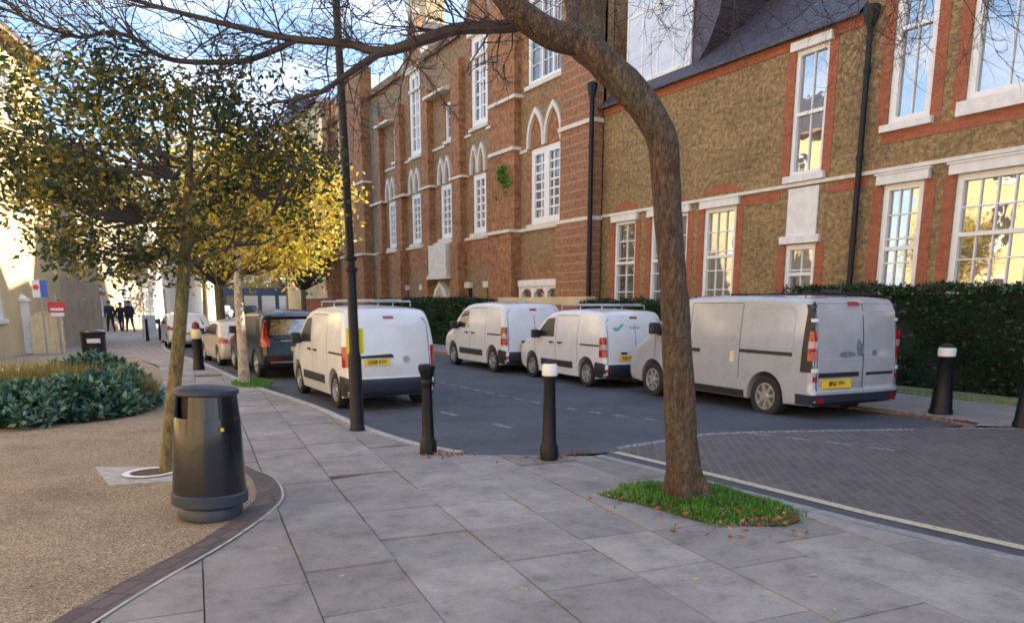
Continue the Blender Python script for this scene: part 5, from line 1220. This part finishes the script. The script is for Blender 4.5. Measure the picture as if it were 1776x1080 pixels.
M['vanwhite_edge']=flat('shaded_white_groove',(.42,.43,.45),.5)
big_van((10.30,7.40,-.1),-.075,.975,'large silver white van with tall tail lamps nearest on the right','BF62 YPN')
def car(loc,yaw,s,label,mat,suv=False,plt=None,group='cars parked or driving along the road',det=True):
    e=empty('parked_car',loc,rz=yaw,label=label,cat='car',group=group); e.scale=(s,s,s)
    if suv: out=[(.10,.28),(.0,.40),(-.04,.62),(.0,.80),(.03,1.02),(.10,1.08),(.22,1.40),(.34,1.66),(.5,1.72),(1.4,1.78),(2.4,1.74),(2.9,1.58),(3.4,1.22),(3.6,1.12),(4.4,1.02),(4.75,.86),(4.86,.62),(4.8,.3)]; W_=1.95; wh=(.95,3.92); wr=.40; zb=.28; belt=1.08; tb=.30
    else: out=[(.08,.24),(.0,.34),(-.02,.55),(.0,.78),(.06,.92),(.30,1.12),(.55,1.34),(.8,1.42),(1.6,1.47),(2.3,1.40),(2.75,1.18),(3.0,1.0),(3.6,.90),(3.95,.75),(4.05,.52),(4.0,.24)]; W_=1.74; wh=(.68,3.25); wr=.34; zb=.22; belt=.92; tb=.42
    B=Body(out,W_,.12,zb,wh,wr+.03,tb,belt,plan=.06,crown=.05); B.shell(mat,e)
    for sg in (1,-1):
        for y in wh: B.wheel(sg*(W_/2-.02),y,e,r=wr-.02,w=.22,spokes=5)
        if suv:
            B.panel('side_window',[(.75,1.16),(3.2,1.16),(2.75,1.48),(2.3,1.62),(1.1,1.64),(.8,1.5)],'side','carglass',e,.006,.01,sg)
            B.panel('tail_lamp',[(.02,.86),(.30,.86),(.34,.98),(.16,1.10),(.30,1.55),(.22,1.50),(.05,1.06)],'side','redlamp',e,.012,.02,sg)
            B.panel('tail_lamp',[(sg*.94,.86),(sg*.78,.86),(sg*.80,1.06),(sg*.80,1.50),(sg*.86,1.50),(sg*.94,1.06)],'rear','redlamp',e,.012,.02)
            B.panel('reflector',[(sg*.86,.52),(sg*.55,.52),(sg*.55,.56),(sg*.86,.56)],'rear','redlamp',e,.02,.02)
            B.panel('wheel_arch_trim',[(.55,.30),(1.35,.30),(1.35,.32),(.55,.32)],'side','trim',e,.004,.01,sg)
        else:
            B.panel('side_window',[(.62,1.0),(2.75,1.0),(2.3,1.30),(1.6,1.38),(.85,1.34)],'side','carglass',e,.006,.01,sg)
            B.panel('tail_lamp',[(.0,.76),(.2,.78),(.16,.94),(.05,.93)],'side','redlamp',e,.012,.02,sg); B.panel('tail_lamp',[(sg*.84,.76),(sg*.60,.76),(sg*.62,.88),(sg*.82,.90)],'rear','redlamp',e,.012,.02)
        mirror_(B,e,3.0 if suv else 2.65,1.12 if suv else .96,sg)
    if suv:
        B.panel('rear_window',[(-.76,1.16),(.76,1.16),(.64,1.56),(-.64,1.56)],'rear','carglass',e,.01,.02); B.panel('spoiler',[(-.66,1.62),(.66,1.62),(.62,1.70),(-.62,1.70)],'rear',mat,e,.06,.06)
        B.panel('bumper',[(-.9,.32),(.9,.32),(.9,.66),(-.9,.66)],'rear','trim',e,.012,.02); B.panel('chrome_strip',[(-.8,.44),(.8,.44),(.8,.475),(-.8,.475)],'rear','metal',e,.028,.02); B.panel('chrome_strip',[(-.5,1.0),(.5,1.0),(.5,1.02),(-.5,1.02)],'rear','metal',e,.02,.02)
        B.panel('roof_rail',[(.7,1.655),(2.6,1.63),(2.6,1.65),(.7,1.68)],'side','metal',e,.03,.02,-1); B.panel('brake_light',[(-.3,1.655),(.3,1.655),(.3,1.67),(-.3,1.67)],'rear','redlamp',e,.066,.01)
        plate(B,e,0,.80,plt or 'LV68 OTK')
    else:
        B.panel('rear_window',[(-.6,.98),(.6,.98),(.48,1.30),(-.48,1.30)],'rear','carglass',e,.012,.02); B.panel('bumper',[(-.8,.28),(.8,.28),(.8,.48),(-.8,.48)],'rear',mat if det else 'trim',e,.02,.03)
        if plt: plate(B,e,0,.62,plt)
    return e
car((4.62,18.45,-.1),.03,.90,'dark four wheel drive car with tall red lamps parked behind the left van','cardark',True,'LV68 OTK')
car((4.25,22.9,-.1),.03,.88,'pale beige hatchback ahead of the dark car behind the slim pale tree','carbeige',False,'EK09 ZVH')
car((3.95,33.3,-.1),.0,.95,'white hatchback seen behind the young tree trunk on the left kerb','vanwhite',False,'GU12 LWR')
car((14.4,92,-.1),-.3,1.0,'distant silver car with red rear at the far bend','carsilver',False,None,det=False)
car((11.9,84,-.1),-.3,1.0,'distant white car parked at the far left kerb','vanwhite',False,None,det=False)
car((17.6,93,-.1),-.3,1.0,'distant dark car at the far right kerb','cardark',False,None,det=False)

# ---------------- people ----------------
def person(loc,rz,label,J,mats,hat=None,h=1.0):
    """J: dict of joint positions; body grown with a skin modifier"""
    e=empty('person',loc,rz=rz,label=label,cat='person'); e.scale=(h,h,h)
    V=[('pelvis',J['pelvis'],.135),('waist',J['waist'],.13),('chest',J['chest'],.16),('neck',J['neck'],.058),('head0',J['head0'],.085),('head1',J['head1'],.10),('head2',J['head2'],.06)]
    E=[(0,1),(1,2),(2,3),(3,4),(4,5),(5,6)]
    def add(name,p,r,par): V.append((name,p,r)); E.append((par,len(V)-1)); return len(V)-1
    for s,k in (('l',-1),('r',1)):
        a=add('hip',J[s+'hip'],.095,0); b=add('knee',J[s+'knee'],.062,a); c=add('ank',J[s+'ank'],.045,b); add('toe',J[s+'toe'],.035,c)
        a=add('sh',J[s+'sh'],.075,2); b=add('el',J[s+'el'],.052,a); c=add('wr',J[s+'wr'],.038,b); hnd=add('hand',J[s+'hand'],.036,c)
        w=Vector(J[s+'hand'])
        for f in range(5):
            off=Vector(((f-2)*.014*k,.02-.006*abs(f-1),-.07+.008*abs(f-2))); add('finger',tuple(w+off),.009,hnd)
    me=bpy.data.meshes.new('body'); me.from_pydata([v[1] for v in V],E,[]); o=bpy.data.objects.new('body',me); COL.objects.link(o)
    o.modifiers.new('skin','SKIN'); o.modifiers.new('sub','SUBSURF').levels=1; o.modifiers['sub'].render_levels=1
    for i,v in enumerate(V):
        q=v[2]*(1.22 if i<3 or (v[0] in ('hip','knee','sh','el','wr','ank')) else 1.0); me.skin_vertices[0].data[i].radius=(q,q)
    me.skin_vertices[0].data[0].use_root=True
    bpy.context.view_layer.update(); bake(o)
    for m_ in mats: o.data.materials.append(M[m_])
    hz=J['neck'][2]; pz=J['pelvis'][2]-.02; wz=min(J['lwr'][2],J['rwr'][2])
    for p in o.data.polygons:
        c=p.center; p.use_smooth=True
        hand=min((c-Vector(J['lhand'])).length,(c-Vector(J['rhand'])).length)<.09
        p.material_index=0 if (c.z>hz+.0 or hand) else (1 if (c.z>pz or abs(c.x)>.21) else (3 if c.z<.09 else 2))
    o.parent=e
    hd=Vector(J['head1']); m=MB(); m.lathe([(.1,-.02),(.115,.03),(.108,.08),(.07,.125),(.0,.14)],16,(hd.x,hd.y-.02,hd.z+.01)); m.build('hat' if hat else 'hair',hat or 'hair',e,smooth=True)
    return e
def pose(step=.25,lean=.0,arm=.1):
    y=lambda z:lean*(z-.9)
    return dict(pelvis=(0,0,.92),waist=(0,y(1.1),1.1),chest=(0,y(1.33),1.33),neck=(0,y(1.49)+.01,1.49),head0=(0,y(1.56)+.03,1.56),head1=(0,y(1.65)+.04,1.64),head2=(0,y(1.72)+.03,1.73),
      lhip=(-.1,0,.88),lknee=(-.11,step*.6+.04,.49),lank=(-.11,step,.09),ltoe=(-.12,step+.16,.035),rhip=(.1,0,.88),rknee=(.11,-step*.2+.03,.47),rank=(.11,-step,.11),rtoe=(.12,-step+.14,.035),
      lsh=(-.2,y(1.4),1.40),lel=(-.26,y(1.4)-arm,1.13),lwr=(-.25,y(1.4)-arm*.6,.88),lhand=(-.25,y(1.4)-arm*.4,.80),rsh=(.2,y(1.4),1.40),rel=(.26,y(1.4)+arm*.3,1.13),rwr=(.25,y(1.4)+arm*1.4,.90),rhand=(.25,y(1.4)+arm*1.7,.83))
person((1.72,50.6,0),R(10),'person in dark jacket and green hat walking away on the far pavement',pose(.3,.16,.12),('skin','cloth_dark','cloth_dark','hair'),'greenhat',1.03)
person((2.28,50.9,0),R(-25),'bare headed person in dark coat between two others on the far pavement',pose(.15,.05,.05),('skin','cloth_dark','cloth_blue','hair'),None,.97)
person((2.72,50.2,0),R(15),'person in dark coat with navy trousers walking rightmost of the group',pose(.27,.1,.16),('skin','cloth_dark','cloth_blue','hair'),None,1.03)
